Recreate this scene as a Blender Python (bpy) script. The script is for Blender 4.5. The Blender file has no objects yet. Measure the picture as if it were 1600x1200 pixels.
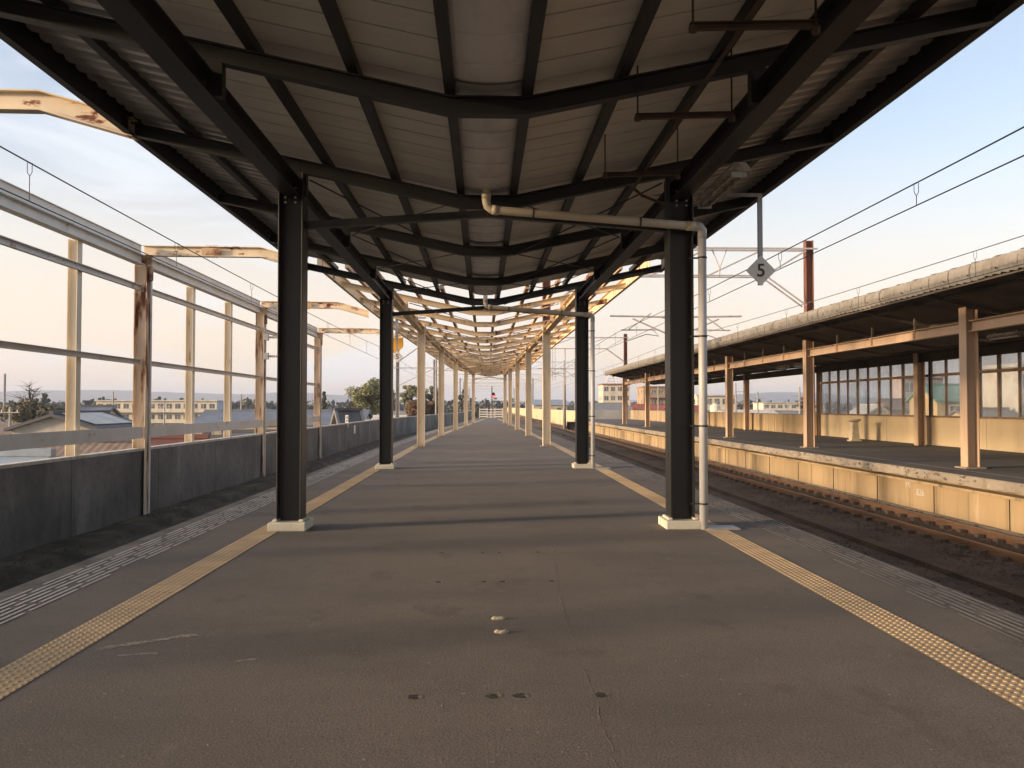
import bpy, math, random
from mathutils import Vector, noise as mnoise
R = math.radians
C = bpy.context.scene.collection
rnd = random.Random(7)
F = 1295.0          # focal length in photo pixels
VX, VY, EYE = 757.0, 635.0, 1.5

def at(px, py, Y):
    return Vector(((px - VX) / F * Y, Y, EYE + (VY - py) / F * Y))

# ------------------------------------------------------------------ materials
def new_mat(name):
    m = bpy.data.materials.new(name); m.use_nodes = True
    nt = m.node_tree; nt.nodes.clear()
    out = nt.nodes.new('ShaderNodeOutputMaterial')
    b = nt.nodes.new('ShaderNodeBsdfPrincipled')
    nt.links.new(b.outputs[0], out.inputs[0])
    return m, nt, b, out

def N(nt, t, **kw):
    n = nt.nodes.new(t)
    for k, v in kw.items(): setattr(n, k, v)
    return n

def pos_scaled(nt, sc):
    g = N(nt, 'ShaderNodeNewGeometry')
    mp = N(nt, 'ShaderNodeMapping'); mp.inputs['Scale'].default_value = sc
    nt.links.new(g.outputs['Position'], mp.inputs['Vector'])
    return mp.outputs[0]

def noise_fac(nt, sc, detail=5, rough=.6, lo=.35, hi=.65, dist=0):
    n = N(nt, 'ShaderNodeTexNoise'); n.inputs['Scale'].default_value = 1
    n.inputs['Detail'].default_value = detail; n.inputs['Roughness'].default_value = rough
    n.inputs['Distortion'].default_value = dist
    nt.links.new(pos_scaled(nt, sc), n.inputs['Vector'])
    mr = N(nt, 'ShaderNodeMapRange'); mr.inputs['From Min'].default_value = lo; mr.inputs['From Max'].default_value = hi
    nt.links.new(n.outputs['Fac'], mr.inputs['Value'])
    return mr.outputs[0], n.outputs['Fac']

def mix(nt, fac, a, b, blend='MIX'):
    m = N(nt, 'ShaderNodeMix', data_type='RGBA', blend_type=blend)
    if hasattr(fac, 'is_linked'): nt.links.new(fac, m.inputs[0])
    else: m.inputs[0].default_value = fac
    for i, x in ((6, a), (7, b)):
        if hasattr(x, 'is_linked'): nt.links.new(x, m.inputs[i])
        else: m.inputs[i].default_value = (*x, 1)
    return m.outputs[2]

def pmat(name, base, layers=(), rough=.7, bump=None, metal=0, spec=.5):
    """layers: (colour, scale3, lo, hi, detail) mixed over base by noise thresholds; bump: (scale3, strength, distance)"""
    m, nt, b, out = new_mat(name)
    col = base
    for (c, sc, lo, hi, *rest) in layers:
        amt = rest[0] if rest else 1.0
        f, _ = noise_fac(nt, sc, 6, .62, lo, hi)
        if amt != 1.0:
            mm = N(nt, 'ShaderNodeMath', operation='MULTIPLY'); nt.links.new(f, mm.inputs[0]); mm.inputs[1].default_value = amt
            f = mm.outputs[0]
        col = mix(nt, f, col, c)
    if hasattr(col, 'is_linked'): nt.links.new(col, b.inputs['Base Color'])
    else: b.inputs['Base Color'].default_value = (*col, 1)
    b.inputs['Roughness'].default_value = rough; b.inputs['Metallic'].default_value = metal
    b.inputs['Specular IOR Level'].default_value = spec
    if bump:
        sc, st, di = bump
        _, h = noise_fac(nt, sc, 6, .7)
        bn = N(nt, 'ShaderNodeBump'); bn.inputs['Strength'].default_value = st; bn.inputs['Distance'].default_value = di
        nt.links.new(h, bn.inputs['Height']); nt.links.new(bn.outputs[0], b.inputs['Normal'])
    return m

RUST = (.19, .055, .016); RUSTD = (.07, .022, .010)
M = {}
M['asphalt'] = pmat('asphalt', (.160, .137, .113), [
    ((.118, .104, .090), (.35, .7, 1), .42, .66), ((.195, .170, .142), (.9, .35, 1), .55, .75, .6), ((.095, .082, .070), (1.6, 1.1, 1), .57, .66, .6), ((.20, .178, .15), (3.1, 2.3, 1), .64, .70, .5),
    ((.065, .056, .048), (72, 72, 72), .50, .62, .65), ((.34, .30, .255), (58, 58, 58), .61, .69, .7), ((.045, .04, .035), (32, 32, 32), .62, .69, .7),
    ((.09, .078, .066), (7, 7, 7), .56, .74, .35)], rough=.88, bump=((75, 75, 75), .55, .009))
M['asphalt_far'] = pmat('asphalt_far', (.10, .09, .08), [((.065, .06, .055), (.4, .4, 1), .42, .62), ((.16, .14, .12), (30, 30, 30), .6, .72, .6)], rough=.9, bump=((60, 60, 60), .5, .01))
M['edge_concrete'] = pmat('edge_concrete', (.15, .135, .115), [((.07, .065, .058), (2, 2, 2), .45, .65), ((.24, .21, .18), (20, 20, 20), .6, .7, .6)], rough=.9, bump=((50, 50, 50), .5, .01))
M['tactile'] = pmat('tactile', (.50, .37, .215), [((.38, .285, .175), (.6, 2.6, 1), .50, .53, .55), ((.40, .295, .175), (3, 3, 3), .45, .7), ((.22, .17, .11), (26, 26, 26), .62, .75, .7)], rough=.75)
M['white_paint'] = pmat('white_paint', (.52, .49, .44), [((.16, .14, .12), (3, 1.2, 3), .48, .68, .7), ((.14, .12, .10), (55, 55, 55), .54, .68, .7)], rough=.8)
M['faded_paint'] = pmat('faded_paint', (.30, .275, .24), [((.14, .12, .10), (3, 1.2, 3), .42, .62, .8), ((.14, .12, .10), (60, 60, 60), .5, .66, .7)], rough=.85)
M['chalk'] = pmat('chalk', (.36, .32, .27), [((.20, .175, .145), (30, 30, 30), .45, .6)], rough=.95)
M['crack'] = pmat('crack', (.24, .21, .175), [((.13, .112, .094), (9, 9, 9), .42, .6)], rough=.95)
M['pit'] = pmat('pit', (.012, .011, .010), [((.09, .08, .07), (60, 60, 60), .5, .6)], rough=1)
M['rubber'] = pmat('rubber', (.45, .40, .31), [((.25, .2, .15), (60, 60, 60), .5, .62)], rough=.9, bump=((60, 60, 60), .6, .006))
M['black'] = pmat('black_paint', (.019, .0185, .018), [((.030, .028, .026), (1.4, 1.4, .5), .45, .7), ((.06, .055, .05), (40, 40, 8), .64, .76, .4)], rough=.42, spec=.5)
M['black_beam'] = pmat('black_beam', (.015, .0145, .014), [((.030, .027, .025), (1.2, 1.2, 1.2), .5, .75)], rough=.5)
M['plinth'] = pmat('plinth', (.62, .60, .50), [((.42, .39, .32), (6, 6, 6), .5, .75, .7), ((.3, .27, .22), (3, 3, 14), .6, .75, .4)], rough=.8, bump=((40, 40, 40), .25, .005))
M['soffit'] = pmat('soffit', (.70, .675, .60), [((.55, .525, .46), (.9, 3, 1), .45, .75, .8), ((.25, .2, .15), (3, 18, 3), .66, .78, .4)], rough=.6)
M['deck'] = pmat('deck', (.55, .53, .50), [((.30, .28, .26), (.8, 3.5, 1), .45, .7, .8)], rough=.38, metal=.25)
M['gutter'] = pmat('gutter', (.74, .72, .72), [((.54, .52, .52), (3, 1.2, 2), .45, .7)], rough=.5, metal=.1)
M['pvc'] = pmat('pvc', (.66, .58, .44), [((.48, .40, .29), (5, 5, 2), .55, .78, .6)], rough=.4)
M['pvc_grey'] = pmat('pvc_grey', (.58, .59, .60), [((.44, .44, .44), (4, 4, 1.5), .5, .75, .6)], rough=.42)
M['dark_clip'] = pmat('dark_clip', (.03, .03, .03), rough=.5)
M['galv'] = pmat('galv', (.38, .38, .38), [((.26, .25, .24), (4, 4, 1), .5, .7), ((.24, .12, .06), (5, 5, 2), .66, .76, .7)], rough=.5, metal=.3)
def rusty(name, base, lo, hi, sc=(3.2, 3.2, 1.4), extra=()):
    return pmat(name, base, [((base[0] * .84, base[1] * .80, base[2] * .76), (1.5, 1.5, .6), .45, .7, .8), ((.42, .25, .13), sc, lo - .045, hi, .8),
                             (RUST, sc, lo, hi), (RUSTD, (sc[0] * 1.0, sc[1] * 1.0, sc[2] * 1.0), lo + .06, hi + .06)] + list(extra), rough=.65, bump=((30, 30, 30), .2, .004))
M['cream_rust'] = rusty('cream_rust', (.76, .59, .37), .575, .66)
M['cream_rusty_beam'] = rusty('cream_rusty_beam', (.76, .63, .45), .585, .63, (3.2, 2.6, 9))
M['cream_post'] = rusty('cream_post', (.76, .68, .54), .66, .74, (5, 5, .8))
M['rust_post'] = rusty('rust_post', (.68, .57, .43), .54, .62, (4.5, 4.5, .7))
M['cream_col'] = rusty('cream_col', (.76, .67, .52), .68, .74, (4, 4, 1.2))
M['purlin_rust'] = rusty('purlin_rust', (.56, .38, .22), .48, .62, (3, 1.4, 3))
M['grey_rail'] = rusty('grey_rail', (.68, .655, .61), .67, .73, (2.2, 2.2, 2.6))
M['rust_dark'] = pmat('rust_dark', (.10, .062, .042), [((.05, .035, .028), (6, 6, 6), .45, .65)], rough=.8)
M['mast_rust'] = pmat('mast_rust', (.185, .070, .042), [((.11, .042, .027), (3, 3, .5), .45, .65), ((.33, .11, .05), (8, 8, .8), .58, .7, .6)], rough=.75)
M['concrete_dark'] = pmat('concrete_dark', (.195, .188, .172), [((.11, .107, .10), (.5, .42, .5), .40, .64), ((.30, .285, .265), (1.3, .9, .3), .56, .72, .75), ((.060, .058, .054), (2.2, 2.0, .16), .56, .70, .8),
    ((.09, .088, .08), (6, 6, 5), .5, .68, .5), ((.23, .22, .21), (9, 5, .8), .66, .74, .5)], rough=.92, bump=((14, 14, 14), .45, .012))
M['wall_cap'] = pmat('wall_cap', (.55, .52, .47), [((.33, .31, .28), (5, 5, 5), .45, .7)], rough=.9)
M['concrete_beige'] = pmat('concrete_beige', (.39, .29, .17), [((.33, .245, .14), (1.2, .7, .35), .45, .65), ((.13, .095, .05), (4, 2.2, .13), .54, .68, .78), ((.60, .50, .34), (3, 2.4, .25), .60, .75, .7),
    ((.10, .085, .05), (.25, .22, .05), .54, .66, .5)], rough=.88, bump=((25, 25, 25), .3, .008))
M['coping'] = pmat('coping', (.30, .26, .205), [((.19, .155, .115), (2.5, 2.5, 5), .47, .66, .8), ((.44, .40, .34), (6, 6, 6), .58, .70, .7), ((.06, .047, .034), (9, 4, 9), .56, .64, .85)], rough=.95, bump=((22, 22, 22), .7, .02))
M['ballast'] = pmat('ballast', (.18, .112, .066), [((.10, .064, .04), (.6, .6, 1), .42, .62), ((.22, .165, .115), (26, 26, 26), .55, .68, .8), ((.018, .015, .012), (34, 34, 34), .54, .62, .8)], rough=.95, bump=((24, 24, 24), 1, .05))
M['moss'] = pmat('moss', (.085, .075, .053), [((.04, .036, .026), (1.2, 1.2, 1), .42, .6), ((.16, .15, .085), (2.2, .9, 2), .55, .68, .8), ((.10, .09, .07), (40, 40, 40), .6, .7, .7)], rough=1, bump=((26, 26, 26), 1, .04))
M['rail_steel'] = pmat('rail_steel', (.23, .135, .080), [((.14, .082, .05), (4, .8, 6), .45, .65)], rough=.5, metal=.3)
M['rail_top'] = pmat('rail_top', (.36, .28, .22), rough=.32, metal=.8)
M['sleeper'] = pmat('sleeper', (.13, .095, .066), [((.05, .04, .03), (3, 9, 3), .45, .65)], rough=.95)
M['roof_slate'] = pmat('roof_slate', (.235, .22, .195), [((.19, .17, .14), (1.4, 1.4, 2), .45, .65), ((.16, .14, .11), (9, 9, 9), .58, .7, .7), ((.33, .30, .25), (5, 5, 5), .6, .72, .6)], rough=.95, bump=((26, 26, 26), .3, .01))
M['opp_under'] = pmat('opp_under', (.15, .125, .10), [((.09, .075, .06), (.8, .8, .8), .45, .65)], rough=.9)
M['opp_steel'] = pmat('opp_steel', (.58, .42, .285), [((.47, .32, .205), (2, 2, .5), .48, .7), ((.26, .12, .06), (5, 5, .8), .66, .76, .8)], rough=.6)
M['panel_cream'] = pmat('panel_cream', (.60, .48, .30), [((.50, .395, .245), (1.2, .8, .3), .45, .7), ((.38, .31, .20), (2.6, 2.6, .3), .63, .76, .5)], rough=.8)
M['window_frame'] = pmat('window_frame', (.26, .17, .11), [((.16, .10, .065), (3, 3, 2), .45, .7)], rough=.6)
M['fountain'] = pmat('fountain', (.66, .56, .40), [((.5, .42, .3), (7, 7, 7), .5, .7)], rough=.6)
M['sign_white'] = pmat('sign_white', (.90, .86, .78), [((.55, .5, .42), (6, 6, 6), .5, .75, .7)], rough=.5)
M['sign_black'] = pmat('sign_black', (.05, .048, .04), rough=.5)
M['orange'] = pmat('orange', (.85, .42, .04), rough=.5)
M['tube_white'] = pmat('tube_white', (.75, .75, .72), rough=.3)
M['dirty_white'] = pmat('dirty_white', (.36, .33, .29), [((.16, .11, .08), (8, 8, 8), .45, .62)], rough=.6)
M['galv_light'] = pmat('galv_light', (.5, .46, .44), [((.36, .3, .28), (3, 3, 3), .5, .7)], rough=.55, metal=.2)
M['wire'] = pmat('wire', (.13, .12, .12), rough=.6)
M['insul'] = pmat('insulator', (.55, .5, .45), rough=.3)
M['fence_white'] = pmat('fence_white', (.72, .67, .58), rough=.6)
M['pole'] = pmat('pole_concrete', (.33, .30, .27), [((.24, .22, .2), (4, 4, .8), .45, .65)], rough=.9)
M['town'] = pmat('town_ground', (.10, .095, .075), [((.06, .065, .045), (.02, .02, .02), .45, .6), ((.18, .17, .15), (.05, .05, .05), .55, .65)], rough=1)
M['hill'] = pmat('hill', (.055, .062, .055), [((.08, .08, .065), (.004, .004, .004), .45, .6)], rough=1)
M['leaf'] = pmat('leaf_green', (.20, .205, .10), [((.28, .265, .13), (.55, .55, .55), .45, .6), ((.12, .13, .07), (1.4, 1.4, 1.4), .52, .68)], rough=.7)
M['leaf_dark'] = pmat('leaf_dark', (.08, .09, .06), [((.12, .125, .08), (.5, .5, .5), .45, .6)], rough=.8)
M['leaf_olive'] = pmat('leaf_olive', (.19, .165, .095), [((.11, .105, .06), (.6, .6, .6), .45, .6), ((.20, .14, .085), (1.1, 1.1, 1.1), .55, .7)], rough=.8)
M['leaf_brown'] = pmat('leaf_brown', (.20, .115, .07), [((.14, .082, .052), (.5, .5, .5), .45, .6)], rough=.85)
M['bark'] = pmat('bark', (.09, .07, .055), rough=.95)
M['far_wood'] = pmat('far_wood', (.07, .075, .062), [((.11, .10, .08), (.03, .03, .03), .45, .6)], rough=1)
M['dry_grass'] = pmat('dry_grass', (.13, .12, .06), [((.07, .08, .035), (3, 3, 3), .45, .6)], rough=.9)
M['lamp_red'] = None
def emis(name, c, s):
    m, nt, b, out = new_mat(name)
    b.inputs['Base Color'].default_value = (*c, 1); b.inputs['Emission Color'].default_value = (*c, 1); b.inputs['Emission Strength'].default_value = s
    return m
M['lamp_red'] = emis('lamp_red', (1, .05, .06), 2.2)
def col(name, c, c2=None, rough=.75, sc=(.6, .6, .6)):
    M[name] = pmat(name, c, [(c2 or tuple(x * .75 for x in c), sc, .42, .65)], rough=rough)
    return M[name]
col('wall_cream', (.66, .60, .47)); col('wall_drab', (.44, .41, .36)); col('wall_white', (.62, .60, .55)); col('wall_beige', (.52, .43, .30)); col('wall_tan', (.40, .28, .18)); col('wall_pink', (.50, .40, .36))
col('wall_yellow', (.66, .48, .22)); col('wall_orange', (.55, .25, .13)); col('wall_grey', (.36, .36, .36)); col('wall_blue', (.36, .42, .52))
col('roof_red', (.34, .11, .07)); col('roof_dark', (.10, .105, .115)); col('roof_blue', (.16, .19, .24)); col('roof_brown', (.24, .18, .14), sc=(3, 3, 3)); col('roof_maroon', (.17, .07, .06))
col('roof_green', (.18, .33, .25)); col('roof_pale', (.60, .57, .52)); col('roof_ltblue', (.30, .36, .42)); col('roof_grey', (.24, .235, .225)); col('roof_pink', (.52, .33, .28))
M['glass_dark'] = pmat('glass_dark', (.10, .11, .12), [((.22, .21, .2), (.7, .7, .7), .5, .56)], rough=.15)
# window glass of the shelter: clear panes, slightly milky with dust
m, nt, b, out = new_mat('shelter_glass')
b.inputs['Base Color'].default_value = (.36, .46, .58, 1); b.inputs['Roughness'].default_value = .8
tr = N(nt, 'ShaderNodeBsdfTransparent'); tr.inputs[0].default_value = (.93, .95, .97, 1)
gl = N(nt, 'ShaderNodeBsdfGlossy'); gl.inputs['Roughness'].default_value = .04
f, _ = noise_fac(nt, (.9, .9, .5), 5, .6, .3, .8)
mp = N(nt, 'ShaderNodeMapRange'); mp.inputs['To Min'].default_value = .20; mp.inputs['To Max'].default_value = .40
nt.links.new(f, mp.inputs['Value'])
ms = N(nt, 'ShaderNodeMixShader'); nt.links.new(mp.outputs[0], ms.inputs[0]); nt.links.new(tr.outputs[0], ms.inputs[1]); nt.links.new(b.outputs[0], ms.inputs[2])
ms2 = N(nt, 'ShaderNodeMixShader'); ms2.inputs[0].default_value = .07; nt.links.new(ms.outputs[0], ms2.inputs[1]); nt.links.new(gl.outputs[0], ms2.inputs[2])
nt.links.new(ms2.outputs[0], out.inputs[0])
M['glass'] = m

# ------------------------------------------------------------------ mesh helpers
ORG = {}
class MB:
    def __init__(s): s.v = []; s.f = []
    def box(s, x0, x1, y0, y1, z0, z1):
        n = len(s.v)
        s.v += [(x0, y0, z0), (x1, y0, z0), (x1, y1, z0), (x0, y1, z0), (x0, y0, z1), (x1, y0, z1), (x1, y1, z1), (x0, y1, z1)]
        s.f += [tuple(n + i for i in q) for q in ((3, 2, 1, 0), (4, 5, 6, 7), (0, 1, 5, 4), (1, 2, 6, 5), (2, 3, 7, 6), (3, 0, 4, 7))]
        return s
    def sweep(s, prof, pts, A, B, cap=True, closed=True):
        A = Vector(A); B = Vector(B); k = len(prof); n = len(s.v)
        for p in pts:
            p = Vector(p)
            for a, b in prof: s.v.append(tuple(p + A * a + B * b))
        for i in range(len(pts) - 1):
            for j in range(k if closed else k - 1):
                j2 = (j + 1) % k
                s.f.append((n + i * k + j, n + i * k + j2, n + (i + 1) * k + j2, n + (i + 1) * k + j))
        if cap and closed:
            s.f.append(tuple(n + j for j in range(k))[::-1]); e = n + (len(pts) - 1) * k
            s.f.append(tuple(e + j for j in range(k)))
        return s
    def beam(s, p0, p1, prof, up=(0, 0, 1)):
        p0 = Vector(p0); p1 = Vector(p1); d = (p1 - p0).normalized(); up = Vector(up)
        A = d.cross(up).normalized(); B = A.cross(d)
        return s.sweep(prof, [p0, p1], A, B)
    def tube(s, pts, r, n=8, cap=True):
        pts = [Vector(p) for p in pts]; rs = r if isinstance(r, (list, tuple)) else [r] * len(pts); base = len(s.v)
        ref = None
        for i, p in enumerate(pts):
            d = (pts[min(i + 1, len(pts) - 1)] - pts[max(i - 1, 0)]).normalized()
            if ref is None:
                ref = d.cross(Vector((0, 0, 1)))
                if ref.length < .1: ref = d.cross(Vector((1, 0, 0)))
            A = (ref - d * ref.dot(d)).normalized(); ref = A; B = d.cross(A)
            for j in range(n):
                t = 2 * math.pi * j / n
                s.v.append(tuple(p + A * (math.cos(t) * rs[i]) + B * (math.sin(t) * rs[i])))
        for i in range(len(pts) - 1):
            for j in range(n):
                j2 = (j + 1) % n
                s.f.append((base + i * n + j, base + i * n + j2, base + (i + 1) * n + j2, base + (i + 1) * n + j))
        if cap:
            s.f.append(tuple(base + j for j in range(n))[::-1]); e = base + (len(pts) - 1) * n
            s.f.append(tuple(e + j for j in range(n)))
        return s
    def poly(s, *pts):
        n = len(s.v); s.v += [tuple(p) for p in pts]; s.f.append(tuple(range(n, n + len(pts)))); return s
    def prism(s, poly2, p0, A, B, D):
        """extrude a 2-D outline (in axes A, B from p0) along the vector D"""
        p0 = Vector(p0); return s.sweep(poly2, [p0, p0 + Vector(D)], A, B)
    def build(s, name, mat, parent=None, smooth=False, bevel=0, org=None):
        if parent is not None: o0 = ORG[parent.name]
        elif org is not None: o0 = Vector(org)
        else:
            xs = [p[0] for p in s.v]; ys = [p[1] for p in s.v]; zs = [p[2] for p in s.v]
            o0 = Vector(((min(xs) + max(xs)) / 2, (min(ys) + max(ys)) / 2, min(zs)))
        me = bpy.data.meshes.new(name)
        me.from_pydata([(p[0] - o0.x, p[1] - o0.y, p[2] - o0.z) for p in s.v], [], s.f); me.update()
        me.materials.append(mat)
        o = bpy.data.objects.new(name, me); C.objects.link(o)
        if parent is not None: o.parent = parent
        else: o.location = o0
        ORG[o.name] = o0
        if smooth:
            for p in me.polygons: p.use_smooth = True
        if bevel:
            bv = o.modifiers.new('bevel', 'BEVEL'); bv.width = bevel; bv.segments = 2; bv.limit_method = 'ANGLE'; bv.angle_limit = R(40)
        return o

def tag(o, label=None, cat=None, group=None, kind=None):
    if label: o['label'] = label
    if cat: o['category'] = cat
    if group: o['group'] = group
    if kind: o['kind'] = kind
    return o
def thing(name, label, cat, loc=(0, 0, 0), group=None, rz=0):
    o = bpy.data.objects.new(name, None); C.objects.link(o); o.location = loc; o.rotation_euler.z = rz
    o.empty_display_size = .3; ORG[o.name] = Vector(loc)
    return tag(o, label, cat, group)
def part_copy(o, parent, delta=(0, 0, 0)):
    c = o.copy(); C.objects.link(c); c.parent = parent; c.location = Vector(o.location) + Vector(delta)
    ORG[c.name] = ORG[o.name] + Vector(delta)
    for ch in list(o.children):
        d = ch.copy(); C.objects.link(d); d.parent = c
    return c

def I(w, h, tf, tw):
    w2, h2, t2 = w / 2, h / 2, tw / 2
    return [(-w2, -h2), (w2, -h2), (w2, -h2 + tf), (t2, -h2 + tf), (t2, h2 - tf), (w2, h2 - tf), (w2, h2), (-w2, h2), (-w2, h2 - tf), (-t2, h2 - tf), (-t2, -h2 + tf), (-w2, -h2 + tf)]
def RECT(w, h): return [(-w / 2, -h / 2), (w / 2, -h / 2), (w / 2, h / 2), (-w / 2, h / 2)]
def CH(w, h, t):  # channel, open towards +a
    return [(-w / 2, -h / 2), (w / 2, -h / 2), (w / 2, -h / 2 + t), (-w / 2 + t, -h / 2 + t), (-w / 2 + t, h / 2 - t), (w / 2, h / 2 - t), (w / 2, h / 2), (-w / 2, h / 2)]
def lerp_tab(tab, y):
    if y <= tab[0][0]: return tab[0][1]
    for (a, b), (c, d) in zip(tab, tab[1:]):
        if y <= c: return b + (d - b) * (y - a) / (c - a)
    return tab[-1][1]
def text_mesh(body, size, extr=.004):
    cu = bpy.data.curves.new('t', 'FONT'); cu.body = body; cu.size = size; cu.align_x = 'CENTER'; cu.align_y = 'CENTER'; cu.extrude = extr; cu.offset = size * .012
    o = bpy.data.objects.new('t', cu); C.objects.link(o)
    dg = bpy.context.evaluated_depsgraph_get(); dg.update()
    me = bpy.data.meshes.new_from_object(o.evaluated_get(dg))
    bpy.data.objects.remove(o); bpy.data.curves.remove(cu)
    return me

# ------------------------------------------------------------------ plan of the station
LCOL = [(10.3, -2.37), (20.2, -2.38), (31.0, -2.36), (41.4, -2.15), (51.8, -1.80), (62.2, -1.38), (72.6, -.97)]
RCOL = [(10.3, 2.44), (20.2, 2.38), (31.0, 2.32), (41.4, 2.20), (51.8, 2.06), (62.2, 1.92), (72.6, 1.80)]
lx = lambda y: lerp_tab(LCOL, y)
rx = lambda y: lerp_tab(RCOL, y)
cx = lambda y: (lx(y) + rx(y)) / 2
edgeL = lambda y: lerp_tab([(20, -3.9), (31, -3.88), (41.4, -3.66), (51.8, -3.3), (62.2, -2.86), (72.6, -2.43), (108, -.9)], y)
edgeR = lambda y: lerp_tab([(20, 3.85), (31, 3.8), (41.4, 3.68), (62.2, 3.4), (72.6, 3.2), (108, 2.5)], y)
YS = [-14, -8, -3] + [2 * i for i in range(0, 55)]

# ------------------------------------------------------------------ setting
mb = MB()
for a, b_ in zip(YS, YS[1:]):
    mb.poly((edgeL(a) + .3, a, 0), (edgeR(a) - .3, a, 0), (edgeR(b_) - .3, b_, 0), (edgeL(b_) + .3, b_, 0))
plat = tag(mb.build('platform', M['asphalt'], org=(0, 0, 0)), 'worn brown asphalt island platform under the canopy', None, None, 'structure')
mb = MB()
for (e, sgn) in ((edgeL, 1), (edgeR, -1)):
    for a, b_ in zip(YS, YS[1:]):
        p = [(e(a), a, 0), (e(a) + .3 * sgn, a, 0), (e(b_) + .3 * sgn, b_, 0), (e(b_), b_, 0)]
        mb.poly(*(p if sgn == 1 else p[::-1]))
        w = [(e(a), a, -.22), (e(a), a, 0), (e(b_), b_, 0), (e(b_), b_, -.22)]
        mb.poly(*w)
        mb.poly((e(a), a, -.22), (e(a) + .35 * sgn, a, -.22), (e(b_) + .35 * sgn, b_, -.22), (e(b_), b_, -.22))
        mb.poly((e(a) + .35 * sgn, a, -1.4), (e(a) + .35 * sgn, a, -.22), (e(b_) + .35 * sgn, b_, -.22), (e(b_) + .35 * sgn, b_, -1.4))
a = 108
mb.poly((edgeL(a), a, -1.4), (edgeR(a), a, -1.4), (edgeR(a), a, 0), (edgeL(a), a, 0))
mb.build('platform_edge', M['edge_concrete'], plat)
# tactile strips
def strip(name, fx, w, z, y0, y1, dots):
    mb = MB()
    ys = [y0 + (y1 - y0) * i / 80 for i in range(81)]
    for a, b_ in zip(ys, ys[1:]):
        mb.poly((fx(a), a, z), (fx(a) + w, a, z), (fx(b_) + w, b_, z), (fx(b_), b_, z))
    if dots:
        y = y0 + .025
        while y < 24:
            for i in range(6):
                x = fx(y) + .025 + i * .05; n = len(mb.v)
                for (r, h) in ((.0155, 0), (.0095, .005)):
                    for k in range(6): mb.v.append((x + r * math.cos(k * 1.047), y + r * math.sin(k * 1.047), z + h))
                for k in range(6): mb.f.append((n + k, n + (k + 1) % 6, n + 6 + (k + 1) % 6, n + 6 + k))
                mb.f.append(tuple(range(n + 6, n + 12)))
            y += .058
    return mb
o = strip('t', lambda y: edgeL(y) + 1.14, .29, .003, 2.0, 100, True).build('tactile_paving', M['tactile'])
tag(o, 'tan dotted tactile strip along the left platform edge', None, None, 'structure')
o = strip('t', lambda y: edgeR(y) - 1.19, .29, .003, 2.0, 100, True).build('tactile_paving', M['tactile'])
tag(o, 'tan dotted tactile strip along the right platform edge', None, None, 'structure')
# joints in the tactile strips
mb = MB()
for y in [2.3 + .3 * i for i in range(70)]:
    mb.box(edgeL(y) + 1.14, edgeL(y) + 1.43, y, y + .004, .002, .0036); mb.box(edgeR(y) - 1.19, edgeR(y) - .90, y, y + .004, .002, .0036)
mb.build('joint_line', M['crack'], plat)
# painted anti slip dashes near both edges
for (e, off, lab, wear) in ((edgeL, .18, 'rows of worn white dashes painted along left platform edge', .02), (edgeR, -.44, 'rows of faded white dashes painted along right platform edge', .05)):
    mb = MB()
    for r in range(7):
        y = 2 + rnd.random() * .5
        while y < 62:
            L = .5 + rnd.random() * .22
            if rnd.random() > wear:
                x = e(y) + off + r * .062
                x2 = e(y + L) + off + r * .062
                w = .027
                mb.poly((x, y, .004), (x + w, y, .004), (x2 + w, y + L, .004), (x2, y + L, .004))
            y += L + .07 + (0 if rnd.random() > .1 else .1)
    tag(mb.build('edge_marking', M['white_paint' if e is edgeL else 'faded_paint']), lab, None, None, 'structure')
# cracks, chalk marks, pits
def ribbon(mb, pts, w, z=.0012):
    for k_, (p, q) in enumerate(zip(pts, pts[1:])):
        z = z + (.0005 if k_ % 2 == 0 else -.0005); d = Vector((q[0] - p[0], q[1] - p[1], 0)); n = Vector((-d.y, d.x, 0)).normalized() * w / 2
        mb.poly((p[0] - n.x, p[1] - n.y, z), (q[0] - n.x, q[1] - n.y, z), (q[0] + n.x, q[1] + n.y, z), (p[0] + n.x, p[1] + n.y, z))
def gpt(px, py): 
    Y = EYE * F / (py - VY); return ((px - VX) / F * Y, Y)
mb = MB()
p0 = gpt(965, 1200); p1 = gpt(892, 985); p2 = gpt(860, 850)
pts = []
for i in range(40):
    t = i / 39
    x = p0[0] + (p1[0] - p0[0]) * min(1, t * 1.6) + (p2[0] - p1[0]) * max(0, t - .62) / .38; y = p0[1] + (p2[1] - p0[1]) * t ** 1.5
    pts.append((x + rnd.uniform(-.012, .012), y))
for i in range(0, 39):
    if rnd.random() > .35: ribbon(mb, pts[i:i + 2], rnd.uniform(.004, .009), .0006 + .0004 * (i % 2))
mb.build('crack', M['crack'], plat)
for yj in (15.8, 25.5, 36.2, 46.5):
    mb = MB(); xa = edgeL(yj) + .35; n_ = 24
    ribbon(mb, [(xa + (edgeR(yj) - .35 - xa) * i / n_, yj + rnd.uniform(-.015, .015) + .02 * math.sin(i)) for i in range(n_ + 1)], .02)
    mb.build('cross_joint', M['pit'], plat)
mb = MB()
def smear(px0, py0, px1, py1, n, w):
    a = gpt(px0, py0); b_ = gpt(px1, py1)
    for i in range(n):
        t = rnd.random(); x = a[0] + (b_[0] - a[0]) * t + rnd.gauss(0, w * .3); y = a[1] + (b_[1] - a[1]) * t + rnd.gauss(0, w)
        L = rnd.uniform(.015, .07); W = rnd.uniform(.004, .014); an = math.atan2(b_[1] - a[1], b_[0] - a[0]) + rnd.gauss(0, .25)
        ribbon(mb, [(x, y), (x + L * math.cos(an), y + L * math.sin(an))], W, .0012 + rnd.random() * .0008)
smear(165, 1006, 310, 985, 160, .018); smear(195, 1016, 250, 1012, 40, .008); smear(375, 1026, 395, 1024, 12, .005)
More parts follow.
